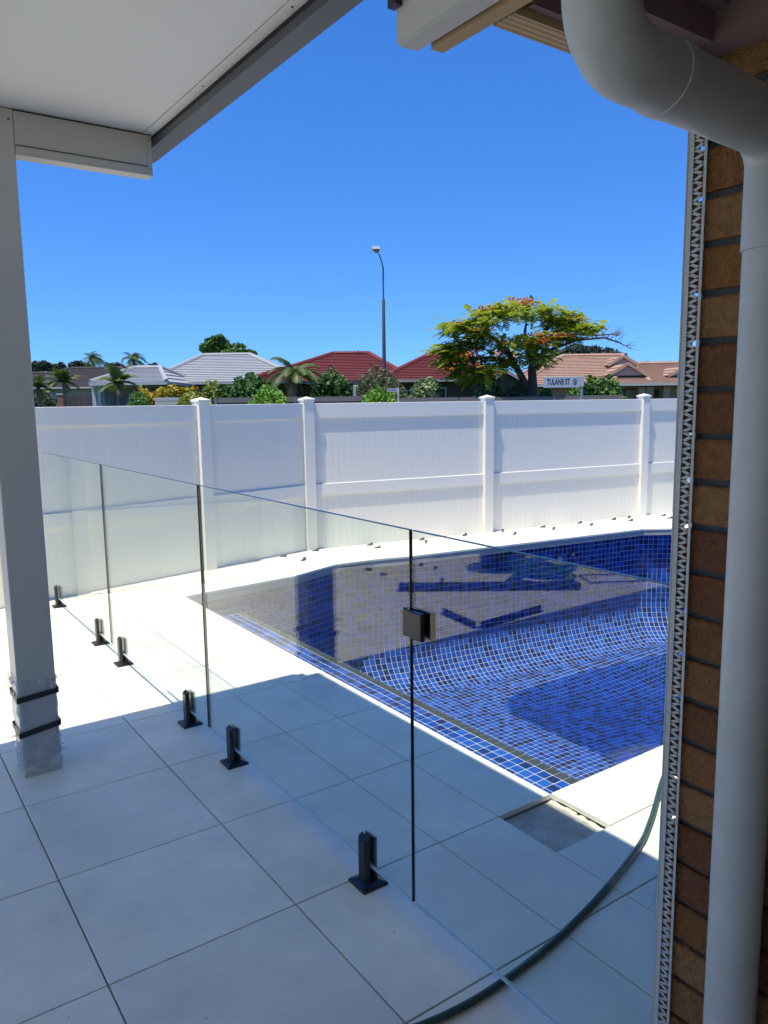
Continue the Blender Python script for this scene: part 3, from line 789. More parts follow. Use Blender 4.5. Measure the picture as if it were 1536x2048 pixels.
for s_ in (-1, 1): MB().tube([(s_ * .27, -.07, .25), (s_ * .31, -.06, .27), (s_ * .31, .06, .27), (s_ * .27, .07, .25)], .008, 8).build('handle', M['plastic_clip'], tb_)
hm = mat('bright_green_hose', (.02, .22, .10), .4, var=.1, nscale=20)
cp = []
for k in range(170):
    a = k * .26; r = .22 + .05 * math.sin(a * .37); cp.append((r * math.cos(a) * 1.15 + .02 * math.sin(k), r * math.sin(a), .02 + .15 * (k / 170) + .012 * math.sin(a * 1.7)))
tag(MB().tube(cp, .014, 8).build('coiled_hose', hm, loc=(-2.45, 4.78, 0), smooth=True), 'coil of bright green hose on sunlit pavers, mirrored in the gate', 'hose')
fr = MB(); r_ = .006
for (a, b) in (((-.25, -.15), (.25, -.15)), ((.25, -.15), (.25, .15)), ((.25, .15), (-.25, .15)), ((-.25, .15), (-.25, -.15))): fr.tube([(a[0], a[1], .012), (b[0], b[1], .012)], r_, 6)
tag(fr.build('wire_frame', M['black'], loc=(-2.95, 4.42, 0), rot=(0, 0, .5)), 'thin rectangular wire frame on pavers beside the green hose coil', 'frame')
#@@BACKGROUND@@
# ================================================================== BEYOND THE WHITE FENCE
def leafmat(name, cols, rough=.55, tr=.25):
    m = mat(name, cols[0], rough, rand=('island', cols, True)); t = m.node_tree; b = t.nodes['Principled BSDF']
    out = [q for q in t.nodes if q.type == 'OUTPUT_MATERIAL'][0]
    src = b.inputs['Base Color'].links[0].from_socket
    tl = t.nodes.new('ShaderNodeBsdfTranslucent'); mx = t.nodes.new('ShaderNodeMixShader'); mx.inputs[0].default_value = tr
    t.links.new(src, tl.inputs[0]); t.links.new(b.outputs[0], mx.inputs[1]); t.links.new(tl.outputs[0], mx.inputs[2]); t.links.new(mx.outputs[0], out.inputs[0])
    return m
LM = {
 'dark': leafmat('dark_leaves', [(0.035, 0.087, 0.019), (0.067, 0.160, 0.029), (0.102, 0.217, 0.041), (0.043, 0.102, 0.022)]),
 'mid': leafmat('mid_leaves', [(0.047, 0.121, 0.019), (0.095, 0.203, 0.030), (0.135, 0.257, 0.041), (0.061, 0.135, 0.024)]),
 'bright': leafmat('bright_leaves', [(0.096, 0.216, 0.018), (0.180, 0.348, 0.034), (0.240, 0.420, 0.048), (0.108, 0.252, 0.024)]),
 'lime': leafmat('lime_leaves', [(0.176, 0.242, 0.033), (0.286, 0.352, 0.055), (0.374, 0.418, 0.077), (0.143, 0.198, 0.033)]),
 'yellow': leafmat('yellow_leaves', [(0.399, 0.315, 0.021), (0.525, 0.399, 0.026), (0.315, 0.294, 0.032), (0.473, 0.315, 0.021)]),
 'olive': leafmat('olive_leaves', [(0.077, 0.105, 0.035), (0.126, 0.154, 0.056), (0.168, 0.182, 0.084), (0.070, 0.084, 0.035)]),
 'gum': leafmat('gum_leaves', [(0.040, 0.063, 0.034), (0.069, 0.098, 0.057), (0.052, 0.075, 0.046), (0.034, 0.052, 0.029)]),
 'pale': leafmat('pale_leaves', [(0.130, 0.221, 0.065), (0.221, 0.312, 0.117), (0.312, 0.364, 0.208), (0.104, 0.182, 0.052)]),
 'flame': leafmat('flame_tree_leaves', [(0.168, 0.264, 0.014), (0.300, 0.396, 0.022), (0.432, 0.480, 0.030), (0.216, 0.312, 0.018), (0.528, 0.516, 0.048)], tr=.5),
 'flower': leafmat('flame_flowers', [(0.520, 0.050, 0.012), (0.600, 0.130, 0.015), (0.550, 0.070, 0.020), (0.600, 0.200, 0.030)], tr=.3),
 'palm': leafmat('palm_leaves', [(0.040, 0.086, 0.016), (0.081, 0.138, 0.025), (0.138, 0.172, 0.040), (0.057, 0.103, 0.021)]),
 'palmdry': leafmat('dry_fronds', [(0.220, 0.160, 0.060), (0.300, 0.200, 0.080), (0.160, 0.130, 0.050)]),
}
BARK = mat('bark', (.085, .065, .05), .95, var=.25, nscale=8, bump=.6, bscale=12)
BARKG = mat('grey_bark', (.16, .14, .125), .95, var=.2, nscale=8, bump=.6, bscale=12)

def leaf(o, p, s, dirv=None, asp=.5):
    d = Vector((random.gauss(0, 1), random.gauss(0, 1), random.gauss(0, .6))).normalized() if dirv is None else dirv
    w = d.cross(Vector((random.gauss(0, 1), random.gauss(0, 1), random.gauss(0, 1))))
    if w.length < 1e-4: return
    w = w.normalized() * s * asp * .5; a = p - d * s * .5; b = p + d * s * .5
    o.quad(a, p - w, b, p + w)
def foliage(o, lobes, count, size, asp=.55, hollow=.55):
    vol = [l[1][0] * l[1][1] * l[1][2] for l in lobes]; vt = sum(v ** .67 for v in vol)
    for (c, r), v in zip(lobes, vol):
        for k in range(max(8, int(count * v ** .67 / vt))):
            d = Vector((random.gauss(0, 1), random.gauss(0, 1), random.gauss(0, 1))).normalized()
            t = hollow + (1 - hollow) * random.random() ** .6
            if random.random() < .2: t *= random.random()
            p = Vector((c[0] + d.x * r[0] * t, c[1] + d.y * r[1] * t, c[2] + d.z * r[2] * t))
            p += Vector((noise.noise(p * 2.1), noise.noise(p * 2.1 + Vector((9, 0, 0))), noise.noise(p * 2.1 + Vector((0, 9, 0))))) * .12
            leaf(o, p, size * random.uniform(.6, 1.3), asp=asp)
def place(px, D):
    p = cf(px, 804, D); return to_world((p.x, p.y, 0)), p
def shrub(name, label, cat, x0, x1, ytop, D, mk, count=1500, size=.11, depth=None, zb=.0, group=None, lob=9, asp=.55, square=False):
    """leafy mass spanning picture columns x0..x1 and rising to row ytop at distance D"""
    xm = (x0 + x1) / 2; w, c = place(xm, D); top = cf(xm, ytop, D).z; wd_ = (x1 - x0) / FPX * D
    e = empty(name, w, RZ); tag(e, label, cat, group)
    dp_ = depth or wd_ * .7; lobes = []
    vis0 = max(zb, .75)
    for k in range(lob):
        a = -.5 + (k + .5) / lob
        for lv in range(3):
            rx = wd_ / lob * random.uniform(1.0, 1.5); rz = (top - vis0) * random.uniform(.26, .38)
            z = vis0 + (top - vis0) * (.18 + .30 * lv)
            dome = 1 if square else math.sqrt(max(.0, 1 - (a * 2) ** 2 * .8))
            zz = min(z, vis0 + (top - vis0) * dome - rz * random.uniform(.75, 1.05))
            lobes.append(((a * wd_ * .92, random.uniform(-.5, .5) * dp_, zz), (rx, dp_ * .3, rz)))
    f = MB(); foliage(f, lobes, int(count * 2.6), size * 1.45, asp); f.build('foliage', LM[mk], e)
    st = MB()
    for k in range(5):
        a = random.uniform(-.3, .3) * wd_; st.tube([(a * .3, 0, 0), (a * .7, .02, .6), (a, 0, min(top * .7, vis0 + .3))], [.05, .035, .015], 6)
    st.build('stem', BARK, e)
    return e
def palm(name, label, px, ybase_crown, D, nfr=16, L=1.9, wind=0.0, dry=3, trunk_r=.09, droop=1.0, group='palms beyond the fence', lean=0):
    w, c = place(px, D); zc = cf(px, ybase_crown, D).z
    e = empty(name, w, RZ); tag(e, label, 'palm', group)
    MB().tube([(0, 0, 0), (lean * .3, 0, zc * .5), (lean, 0, zc)], [trunk_r * 1.25, trunk_r, trunk_r * .8], 10).build('trunk', BARKG, e, smooth=True)
    for k in range(nfr + dry):
        isd = k >= nfr
        az = 2 * math.pi * (k * .618 % 1) + random.uniform(-.2, .2); el = R(random.uniform(15, 80)) if not isd else R(random.uniform(-50, -15))
        d = Vector((math.cos(az) * math.cos(el), math.sin(az) * math.cos(el), math.sin(el)))
        p = Vector((lean, 0, zc)); f = MB(); n_ = 14; rach = [p.copy()]
        LL = L * random.uniform(.8, 1.1) * (.7 if isd else 1)
        for q in range(n_):
            p = p + d * LL / n_; d = (d + Vector((wind * .12, 0, -.105 * droop))).normalized(); rach.append(p.copy())
        f.tube(rach, [.022 * (1 - q / (n_ + 1)) + .004 for q in range(n_ + 1)], 4)
        for q in range(1, n_ + 1):
            t_ = (rach[q] - rach[q - 1]).normalized(); sd = t_.cross(Vector((0, 0, 1)))
            if sd.length < .05: sd = Vector((1, 0, 0))
            sd.normalize(); ll = LL * .26 * math.sin(math.pi * (q + .8) / (n_ + 2)) + .08
            for s_ in (-1, 1):
                for h in (0, .5):
                    b = rach[q - 1].lerp(rach[q], h); tip = b + (sd * s_ + t_ * .75 + Vector((wind * .3, 0, -.35))).normalized() * ll * random.uniform(.85, 1.1)
                    f.quad(b, b + t_ * .045, tip, tip - t_ * .01)
        f.build('frond', LM['palmdry' if isd else 'palm'], e)
    return e
def tree(name, label, px, D, lobes_px, mk, count, size, trunk_px=None, group=None, bark=BARK, tr=.18):
    """lobes_px: (px, py, rx_px, ry_px)"""
    w, c = place(px, D); e = empty(name, w, RZ); tag(e, label, 'tree', group)
    f = MB(); lobes = []
    for (a, b, rx, ry) in lobes_px:
        q = cf(a, b, D); lobes.append(((q.x - c.x, random.uniform(-.6, .6) * rx / FPX * D, q.z), (rx / FPX * D, rx / FPX * D * .8, ry / FPX * D)))
    foliage(f, lobes, count, size, .6, .45); f.build('crown', LM[mk], e)
    zt = max(l[0][2] for l in lobes) - .2
    tk = MB(); tk.tube([(0, 0, 0), (.05, .02, zt * .5), (.0, 0, zt)], [tr, tr * .7, tr * .2], 9)
    for (cc, r) in lobes: tk.tube([(0.02, 0, zt * .45), (cc[0] * .5, cc[1] * .5, (zt * .5 + cc[2]) / 2), cc], [tr * .4, tr * .25, tr * .08], 6)
    tk.build('trunk', bark, e, smooth=True)
    return e

# ---------------------------------------------------------------- houses
def roofmat(name, c, var=.1): return mat(name, c, .75, var=var, nscale=2.5, bump=.3, bscale=6, detail=6)
RM = {'grey': roofmat('grey_roof_tile', (.34, .34, .33)), 'brown': roofmat('brown_roof_tile', (.055, .04, .036)), 'red': roofmat('red_roof_tile', (.165, .026, .02), .14), 'tan': roofmat('tan_roof_tile', (.40, .25, .165), .25)}
def course_plane(o, A, Bp, Cp, Dp, step=.33, lift=.045):
    """A-B eave, D-C top (A below D, B below C): overlapping tile courses with real steps"""
    A, Bp, Cp, Dp = Vector(A), Vector(Bp), Vector(Cp), Vector(Dp)
    nm = (Bp - A).cross((Dp + Cp) / 2 - A)
    if nm.z < 0: nm = -nm
    nm.normalize(); n_ = max(2, round((((Cp + Dp) - (A + Bp)) / 2).length / step))
    for k in range(n_):
        t0, t1 = k / n_, (k + 1) / n_
        a, b, c, d = A.lerp(Dp, t0) + nm * lift, Bp.lerp(Cp, t0) + nm * lift, Bp.lerp(Cp, t1) + nm * .004, A.lerp(Dp, t1) + nm * .004
        o.quad(a, b, c, d); o.quad(a - nm * lift, b - nm * lift, b, a)
def hip(par, m, x0, x1, y0, y1, ze, rx0, rx1, ry, zr, fascia, gable_r=False):
    r = MB()
    course_plane(r, (x0, y0, ze), (x1, y0, ze), (rx1, ry, zr), (rx0, ry, zr))
    course_plane(r, (x1, y1, ze), (x0, y1, ze), (rx0, ry, zr), (rx1, ry, zr))
    course_plane(r, (x0, y1, ze), (x0, y0, ze), (rx0, ry, zr), (rx0, ry, zr))
    course_plane(r, (x1, y0, ze), (x1, y1, ze), (rx1, ry, zr), (rx1, ry, zr))
    ro = r.build('roof', m, par)
    for a, b in (((x0, y0, ze), (rx0, ry, zr)), ((x1, y0, ze), (rx1, ry, zr)), ((rx0, ry, zr), (rx1, ry, zr)), ((x0, y1, ze), (rx0, ry, zr)), ((x1, y1, ze), (rx1, ry, zr))):
        if (Vector(a) - Vector(b)).length > .2:
            up = Vector((0, 0, .05)); MB().tube([Vector(a) + up, Vector(b) + up], .10, 6).build('ridge_cap', m, ro)
    fb = MB().box(x0 - .02, x1 + .02, y0 - .06, y0, ze - .10, ze + .01).box(x0 - .06, x0, y0, y1, ze - .10, ze + .01).box(x1, x1 + .06, y0, y1, ze - .10, ze + .01)
    fb.build('gutter', fascia, ro)
    MB().quad((x0, y0, ze - .15), (x1, y0, ze - .15), (x1, y1, ze - .15), (x0, y1, ze - .15)).build('soffit', fascia, ro)
    return ro
WHT = mat('white_trim', (.42, .41, .39), .5, var=.03, nscale=3)
GRW = mat('grey_render', (.16, .16, .16), .85, var=.05, nscale=2)
BRW = mat('dark_brick_wall', (.07, .055, .04), .9, var=.2, nscale=9)
TBW = mat('tan_brick_wall', (.32, .23, .16), .9, var=.2, nscale=9)
CRW = mat('cream_wall', (.30, .28, .25), .85, var=.05, nscale=2)
PANE = mat('window_pane', (.02, .025, .03), .08)
def window(par, x0, x1, z0, z1, y, fr=WHT, mull=1):
    f = MB(); t_ = .05
    f.box(x0, x1, y - .05, y, z0, z0 + t_).box(x0, x1, y - .05, y, z1 - t_, z1).box(x0, x0 + t_, y - .05, y, z0 + t_, z1 - t_).box(x1 - t_, x1, y - .05, y, z0 + t_, z1 - t_)
    for k in range(mull):
        xm = x0 + (x1 - x0) * (k + 1) / (mull + 1); f.box(xm - .025, xm + .025, y - .045, y, z0 + t_, z1 - t_)
    wn = f.build('window', fr, par)
    for k in range(mull + 1):
        a = x0 + (x1 - x0) * k / (mull + 1) + .03; b = x0 + (x1 - x0) * (k + 1) / (mull + 1) - .03
        MB().box(a, b, y - .03, y - .015, z0 + t_, z1 - t_).build('pane', PANE, wn)
class HouseFrame:
    def __init__(s, name, label, px, D):
        w, s.c = place(px, D); s.e = empty(name, w, RZ); tag(s.e, label, 'house')
    def p(s, px, py, D): q = cf(px, py, D); return (q.x - s.c.x, q.y - s.c.y, q.z)
    def x(s, px, D): return s.p(px, 804, D)[0]
# grey house
h = HouseFrame('grey_roof_house', 'house with light grey tiled hip roof and grey walls', 420, 36)
ze = h.p(360, 765, 36)[2]; zr = h.p(450, 711, 41)[2]
hip(h.e, RM['grey'], h.x(288, 36), h.x(612, 36), 0, 10, ze, h.x(411, 41), h.x(503, 41), 5, zr, WHT)
MB().box(h.x(300, 36.5), h.x(605, 36.5), .6, 9.4, 0, ze - .15).build('wall', GRW, h.e)
for a, b in ((292, 300), (304, 314), (318, 330)): pass
window(h.e, h.x(303, 36.5), h.x(332, 36.5), ze - 1.5, ze - .3, .6, WHT, 2)
zw = h.p(300, 754, 33.5)[2]; zwr = h.p(300, 737, 35.5)[2]
hip(h.e, RM['grey'], h.x(183, 32), h.x(335, 32), -4, 2.5, h.p(210, 766, 32)[2], h.x(262, 34.5), h.x(325, 35.5), -0.6, zwr, WHT)
zp = h.p(210, 766, 32)[2]
for xx in (192, 199): MB().box(h.x(xx, 32.4) - .11, h.x(xx, 32.4) + .11, -3.7, -3.45, 0, zp - .15).build('porch_column', WHT, h.e)
MB().box(h.x(206, 33), h.x(300, 33), -2.8, .59, 0, zp - .15).build('porch_wall', GRW, h.e)
MB().box(h.x(226, 33), h.x(246, 33), -2.84, -2.8, 0, 2.05).build('door', M['grey_metal'], h.e)
window(h.e, h.x(258, 33), h.x(292, 33), 1.0, 2.1, -2.8, WHT, 1)
MB().tube([h.p(472, 711, 41), h.p(472, 690, 41)], .02, 5).bar(h.p(466, 697, 41), h.p(478, 697, 41), .02, .02).build('antenna', M['grey_metal'], h.e)
# brown roof house, far left
h = HouseFrame('brown_roof_house', 'far house with dark brown tiled roof at left behind palms', 140, 52)
ze = h.p(170, 774, 52)[2]; zr = h.p(180, 737, 57)[2]
hip(h.e, RM['brown'], h.x(20, 52), h.x(268, 52), 0, 10, ze, h.x(148, 57), h.x(246, 57), 5, zr, WHT)
hip(h.e, RM['brown'], h.x(-60, 54), h.x(150, 54), 2.5, 9, ze + .1, h.x(40, 57), h.x(112, 57), 5.2, h.p(80, 747, 57)[2], WHT)
MB().box(h.x(30, 52.5), h.x(262, 52.5), .6, 9.4, 0, ze - .15).build('wall', CRW, h.e)
window(h.e, h.x(60, 52.5), h.x(84, 52.5), ze - 1.5, ze - .35, .6)
MB().box(h.x(95, 52.4), h.x(112, 52.4), .55, .6, 0, 2.1).build('door', M['grey_metal'], h.e)
pf = empty('slat_fence', to_world(tuple(cf(160, 804, 44)[:2])), RZ); tag(pf, 'dark brown vertical slat fence in front of the brown roofed house', 'fence')
c = cf(160, 804, 44); DKB = mat('dark_slats', (.075, .06, .055), .85, var=.15, nscale=4, objrand=.2)
sx0, sx1 = cf(133, 804, 44).x - c.x, cf(190, 804, 44).x - c.x; zt = cf(160, 791, 44).z; k = 0; x = sx0
while x < sx1: MB().box(x, x + .095, 0, .025, 0, zt + random.uniform(-.01, .01)).build('slat', DKB, pf); x += .11
MB().box(sx0, sx1, .026, .07, .4, .5).box(sx0, sx1, .026, .07, zt - .3, zt - .2).build('rail', DKB, pf)
bp_ = empty('brick_pier', to_world(tuple(cf(124, 804, 43.6)[:2])), RZ); tag(bp_, 'short red brick gate pier beside the dark slat fence', 'pier')
RB = mat('red_brick', (.26, .09, .06), .9, var=.2, nscale=9)
zt = cf(124, 790, 43.6).z
MB().box(-.17, .17, -.17, .17, 0, zt).build('shaft', RB, bp_); MB().box(-.2, .2, -.2, .2, zt, zt + .07, .01).build('cap', M['concrete'], bp_)
# red roof house
h = HouseFrame('red_roof_house', 'dark brick house with red tiled hip roofs beyond the lamp post', 780, 34)
zeA = h.p(900, 760, 33)[2]
hip(h.e, RM['red'], h.x(490, 33), h.x(830, 33), -1, 9.5, zeA, h.x(668, 38), h.x(738, 38), 4.2, h.p(735, 707, 38)[2], M['grey_metal'])
hip(h.e, RM['red'], h.x(758, 32.4), h.x(1012, 32.4), -1.6, 9.0, zeA + .02, h.x(868, 38), h.x(905, 38), 4.0, h.p(880, 706, 38)[2], CRW)
hip(h.e, RM['red'], h.x(495, 31), h.x(600, 31), -3, 2.5, h.p(540, 762, 31)[2], h.x(560, 33.5), h.x(590, 34), -.2, h.p(560, 740, 33.5)[2], M['grey_metal'])
MB().box(h.x(505, 33.6), h.x(1000, 33.6), -.4, 9, 0, zeA - .15).build('wall', BRW, h.e)
MB().box(h.x(770, 33), h.x(1000, 33), -1.1, -.41, 0, zeA - .15).build('wall', BRW, h.e)
window(h.e, h.x(878, 33), h.x(892, 33), .4, zeA - .3, -1.1, WHT, 0)
window(h.e, h.x(782, 33), h.x(830, 33), 1.0, zeA - .4, -1.1, WHT, 2)
# right hand red gable
gx0, gx1, gm = h.x(975, 31.5), h.x(1052, 31.5), h.x(1006, 31.5); zg = h.p(1006, 739, 31.5)[2]; zl = h.p(1045, 765, 31.5)[2]
r = MB(); course_plane(r, (gx0, 5, zl), (gx0, -2.8, zl), (gm, -2.8, zg), (gm, 5, zg)); course_plane(r, (gx1, -2.8, zl), (gx1, 5, zl), (gm, 5, zg), (gm, -2.8, zg)); gr = r.build('gable_roof', RM['red'], h.e)
MB().bar((gx0, -2.82, zl - .05), (gm, -2.82, zg - .03), .05, .12).bar((gm, -2.82, zg - .03), (gx1, -2.82, zl - .05), .05, .12).build('barge_board', CRW, gr)
MB().tri((gx0 + .15, -2.6, zl - .05), (gx1 - .15, -2.6, zl - .05), (gm, -2.6, zg - .12)).box(gx0 + .15, gx1 - .15, -2.6, -.42, 0, zl - .06).build('gable_wall', BRW, h.e)
MB().tube([h.p(716, 709, 38), h.p(716, 700, 38)], .02, 5).bar(h.p(709, 705, 38), h.p(723, 704, 38), .02, .02).build('antenna', M['grey_metal'], h.e)
# tan roof house
h = HouseFrame('tan_roof_house', 'tan brick house with mottled terracotta tiled roof behind the street sign', 1230, 38)
zeT = h.p(1250, 767, 36)[2]
hip(h.e, RM['tan'], h.x(1040, 36), h.x(1300, 36), -2, 8.5, zeT, h.x(1128, 41), h.x(1246, 41), 3.4, h.p(1230, 711, 41)[2], WHT)
hip(h.e, RM['tan'], h.x(1216, 35.4), h.x(1420, 35.4), -2.6, 8, zeT - .02, h.x(1278, 40.5), h.x(1400, 40.5), 3.0, h.p(1320, 727, 40.5)[2], WHT)
def dutch(px, py, D, wpx, hpx, L, side):
    a = h.p(px, py, D); w_ = wpx / FPX * D / 2; hh = hpx / FPX * D
    r = MB(); y0_, y1_ = a[1], a[1] + L
    course_plane(r, (a[0] - w_, y1_, a[2] - hh), (a[0] - w_, y0_, a[2] - hh), (a[0], y0_, a[2]), (a[0], y1_, a[2])); course_plane(r, (a[0] + w_, y0_, a[2] - hh), (a[0] + w_, y1_, a[2] - hh), (a[0], y1_, a[2]), (a[0], y0_, a[2]))
    o = r.build('dormer_gable', RM['tan'], h.e)
    MB().tri((a[0] - w_ * .9, y0_ + .12, a[2] - hh), (a[0] + w_ * .9, y0_ + .12, a[2] - hh), (a[0], y0_ + .12, a[2] - .1)).build('gable_infill', CRW, o)
    MB().bar((a[0] - w_, y0_ - .02, a[2] - hh), (a[0], y0_ - .02, a[2]), .06, .14).bar((a[0], y0_ - .02, a[2]), (a[0] + w_, y0_ - .02, a[2] - hh), .06, .14).build('barge_board', RM['tan'], o)
dutch(1256, 727, 36.6, 78, 23, 4, 0); dutch(1247, 712, 38.6, 62, 18, 3, 0); dutch(1372, 733, 36.6, 70, 18, 4, 0)
MB().box(h.x(1050, 36.5), h.x(1292, 36.5), -1.4, 8, 0, zeT - .16).build('wall', TBW, h.e)
MB().box(h.x(1293, 36.5), h.x(1412, 36.5), -1.2, 7.5, 0, zeT - .18).build('wall', TBW, h.e)
window(h.e, h.x(1240, 36), h.x(1257, 36), .3, zeT - .3, -1.41, M['grey_metal'], 0)
MB().box(h.x(1258, 36), h.x(1280, 36), -1.5, -1.41, 0, zeT - .3).build('blind', CRW, h.e)
MB().box(h.x(1310, 36), h.x(1330, 36), -1.26, -1.2, 0, zeT - .3).build('door', BRW, h.e)
for xx in (1284, 1300, 1334): MB().box(h.x(xx, 35.6) - .16, h.x(xx, 35.6) + .16, -2.35, -2.03, 0, zeT - .17).build('pier', TBW, h.e)
for xx in (1290, 1330): MB().tube([h.p(xx + 5, 730, 44), h.p(xx + 5, 722, 44)], .12, 6).build('roof_vent', M['grey_metal'], h.e)

# ---------------------------------------------------------------- grey fence across the street
BRF = mat('weathered_fence', (.16, .145, .13), .9, var=.15, nscale=3, objrand=.06)
def low_fence(label, xa, xb, D, ytop, seg=2.4):
    a, b = cf(xa, 804, D), cf(xb, 804, D); e = empty('boundary_fence', to_world((a.x, a.y, 0)), RZ); tag(e, label, 'fence')
    L = b.x - a.x; za = cf((xa + xb) / 2, ytop, D).z; k = 0; x = 0
    while x < L:
        w_ = min(seg, L - x)
        MB().box(x + .02, x + w_ - .02, 0, .03, .03, za + random.uniform(-.01, .01)).build('panel', BRF, e); MB().box(x - .04, x + .04, -.05, .06, 0, za + .02).build('post', BRF, e)
        MB().box(x + .02, x + w_ - .02, -.035, -.001, za - .14, za - .05).build('rail', BRF, e); x += seg
low_fence('weathered grey fence across the street, left of the lamp post', 432, 765, 23.5, 794)
low_fence('weathered grey fence across the street below the flame tree', 790, 1245, 23.5, 793)
e = empty('slatted_screen', to_world(tuple(cf(335, 804, 26)[:2])), RZ); tag(e, 'small white horizontal slat screen below the yellow hedge', 'screen')
zt = cf(335, 795, 26).z
for k in range(9): MB().box(-.42, .42, 0, .02, zt - .13 * (k + 1) + .02, zt - .13 * k).build('slat', WHT, e)
for xx in (-.42, .38): MB().box(xx, xx + .04, .021, .06, 0, zt).build('post', WHT, e)

# ---------------------------------------------------------------- shrubs
S = 'shrubs beyond the white fence'
shrub('yellow_hedge', 'long clipped yellow hedge in front of the grey roofed house', 'hedge', 272, 397, 777, 29, 'yellow', 5200, .085, depth=.7, group=S, lob=12, square=True)
shrub('round_shrub', 'round dark green shrub left of the yellow hedge', 'shrub', 250, 308, 787, 27, 'mid', 1500, .08, group=S)
shrub('lime_shrub', 'lime green shrub right of the slat screen, under the yellow hedge', 'shrub', 350, 404, 784, 25.5, 'lime', 1500, .08, group=S)
shrub('variegated_shrub', 'pale yellow variegated shrub beside the dark hedge', 'shrub', 402, 446, 760, 27, 'lime', 1700, .09, group=S)
shrub('dark_hedge', 'dense dark green shrub in front of the grey roof corner', 'shrub', 438, 562, 747, 27.5, 'dark', 4200, .11, group=S, lob=10)
shrub('bright_shrub', 'bright green rounded shrub left of the palm', 'shrub', 496, 582, 774, 23, 'bright', 3000, .07, group=S)
shrub('dark_shrub', 'dark green shrub just right of the palm', 'shrub', 622, 708, 742, 27.5, 'dark', 3400, .11, group=S)
shrub('wispy_shrub', 'wispy olive bush behind the lamp post', 'shrub', 704, 812, 728, 26.5, 'olive', 2600, .13, group=S, asp=.22)
shrub('bright_shrub', 'bright green shrub at the foot of the lamp post', 'shrub', 722, 798, 775, 22.8, 'bright', 2400, .08, group=S)
shrub('flowering_shrub', 'green shrub dotted with pale flowers right of the lamp post', 'shrub', 818, 884, 752, 26, 'pale', 2400, .10, group=S)
shrub('leafy_shrub', 'light green shrub left of the flame tree trunk', 'shrub', 943, 1012, 748, 25.5, 'pale', 2600, .10, group=S)
shrub('low_shrub', 'low olive shrub touching the flame tree trunk', 'shrub', 1005, 1062, 768, 25, 'olive', 1700, .09, group=S)
shrub('dark_low_shrub', 'small dark shrub between the flame tree and street sign', 'shrub', 1072, 1112, 776, 25, 'dark', 1100, .08, group=S)
shrub('broadleaf_shrub', 'yellow green broadleaf shrub right of the street sign', 'shrub', 1138, 1242, 752, 27, 'mid', 3200, .12, group=S)
shrub('garden_shrub', 'green shrub below the palms at far left', 'shrub', 60, 110, 778, 38, 'olive', 900, .12, group=S)

# ---------------------------------------------------------------- palms and trees
palm('garden_palm', 'large feathery palm between the grey and red roofs', 590, 752, 26, nfr=19, L=1.15, dry=3, trunk_r=.10, droop=1.5)
palm('small_palm', 'leftmost small palm before the brown roof', 78, 775, 36, nfr=14, L=.82, wind=.15)
palm('small_palm', 'second small palm before the brown roof', 130, 765, 36, nfr=15, L=.88, dry=2, wind=.1)
palm('arching_palm', 'arching palm before the grey porch', 238, 768, 28.5, nfr=15, L=.82, wind=-.1, dry=2)
palm('windblown_palm', 'windblown palm silhouetted above the brown roof', 190, 722, 72, nfr=34, L=1.7, wind=1.3, droop=2.2, dry=0, trunk_r=.14)
palm('windblown_palm', 'windblown palm silhouetted above the grey porch roof', 272, 722, 72, nfr=32, L=1.6, wind=.9, droop=2.0, dry=0, trunk_r=.14)
T_ = 'trees on the skyline'
tree('skyline_tree', 'round leafy tree rising behind the light grey roof', 440, 56, [(432, 688, 26, 16), (415, 696, 18, 13), (450, 698, 20, 14), (478, 698, 15, 13), (468, 706, 24, 9), (497, 707, 14, 8), (437, 678, 14, 9)], 'mid', 5200, .26, group=T_)
tree('gum_tree', 'grey green gum tree behind the tan roof', 1170, 58, [(1120, 712, 26, 14), (1150, 702, 26, 14), (1185, 704, 24, 13), (1215, 708, 22, 12), (1240, 714, 18, 10), (1135, 716, 30, 10), (1200, 716, 40, 9)], 'gum', 4600, .28, group=T_)
for (px, w_, y, lb) in ((85, 26, 735, 'dark tree at the far left edge of the skyline'), (122, 14, 738, 'small dark tree between the far left tree and windblown palm'), (160, 22, 735, 'dark tree under the left windblown palm'), (232, 24, 738, 'low tree between the two windblown palms'), (308, 18, 740, 'small tree right of the windblown palms')):
    tree('skyline_tree', lb, px, 90, [(px - w_ * .4, y, w_ * .6, 12), (px + w_ * .4, y + 1, w_ * .6, 10), (px, y - 5, w_ * .5, 9), (px - w_ * .8, y + 6, w_ * .5, 8), (px + w_ * .9, y + 6, w_ * .5, 8)], 'gum', 1800, .42, group=T_)

# flame tree
D0 = 25.0; w, c = place(1064, D0); ft = empty('flame_tree', w, RZ); tag(ft, 'spreading flame tree with red flowers standing behind the fence', 'tree')
def zp_(zx, zy): return 850 + zx / 2.954, 580 + zy / 2.954
CL = [(540,70),(600,85),(480,95),(420,110),(360,130),(330,150),(680,100),(740,115),(800,130),(850,160),(900,180),(960,215),(870,200),(780,170),(700,160),(620,140),(540,130),(450,160),(380,185),(300,200),(230,190),(170,200),(150,225),(210,230),(280,240),(340,250),(260,290),(320,290),(390,280),(200,310),(130,330),(100,345),(220,340),(300,340),(160,380),(130,370),(200,390),(270,385),(120,430),(180,450),(240,470),(200,500),(260,520),(330,470),(400,420),(460,410),(440,350),(500,320),(560,300),(620,280),(690,270),(600,330),(680,320),(740,290),(800,270),(850,275),(560,380),(640,380),(700,400),(520,420),(680,440),(740,200),(820,220),(900,220),(980,225),(400,470),(350,510)]
FLW = [(545,62),(600,66),(360,112),(420,100),(350,158),(470,98),(190,190),(260,385),(275,375),(560,300),(590,275),(660,300),(690,300),(720,300),(655,265),(800,262),(850,268),(760,265),(900,165),(700,115),(450,300),(430,380),(140,460),(530,95),(310,235),(630,75)]
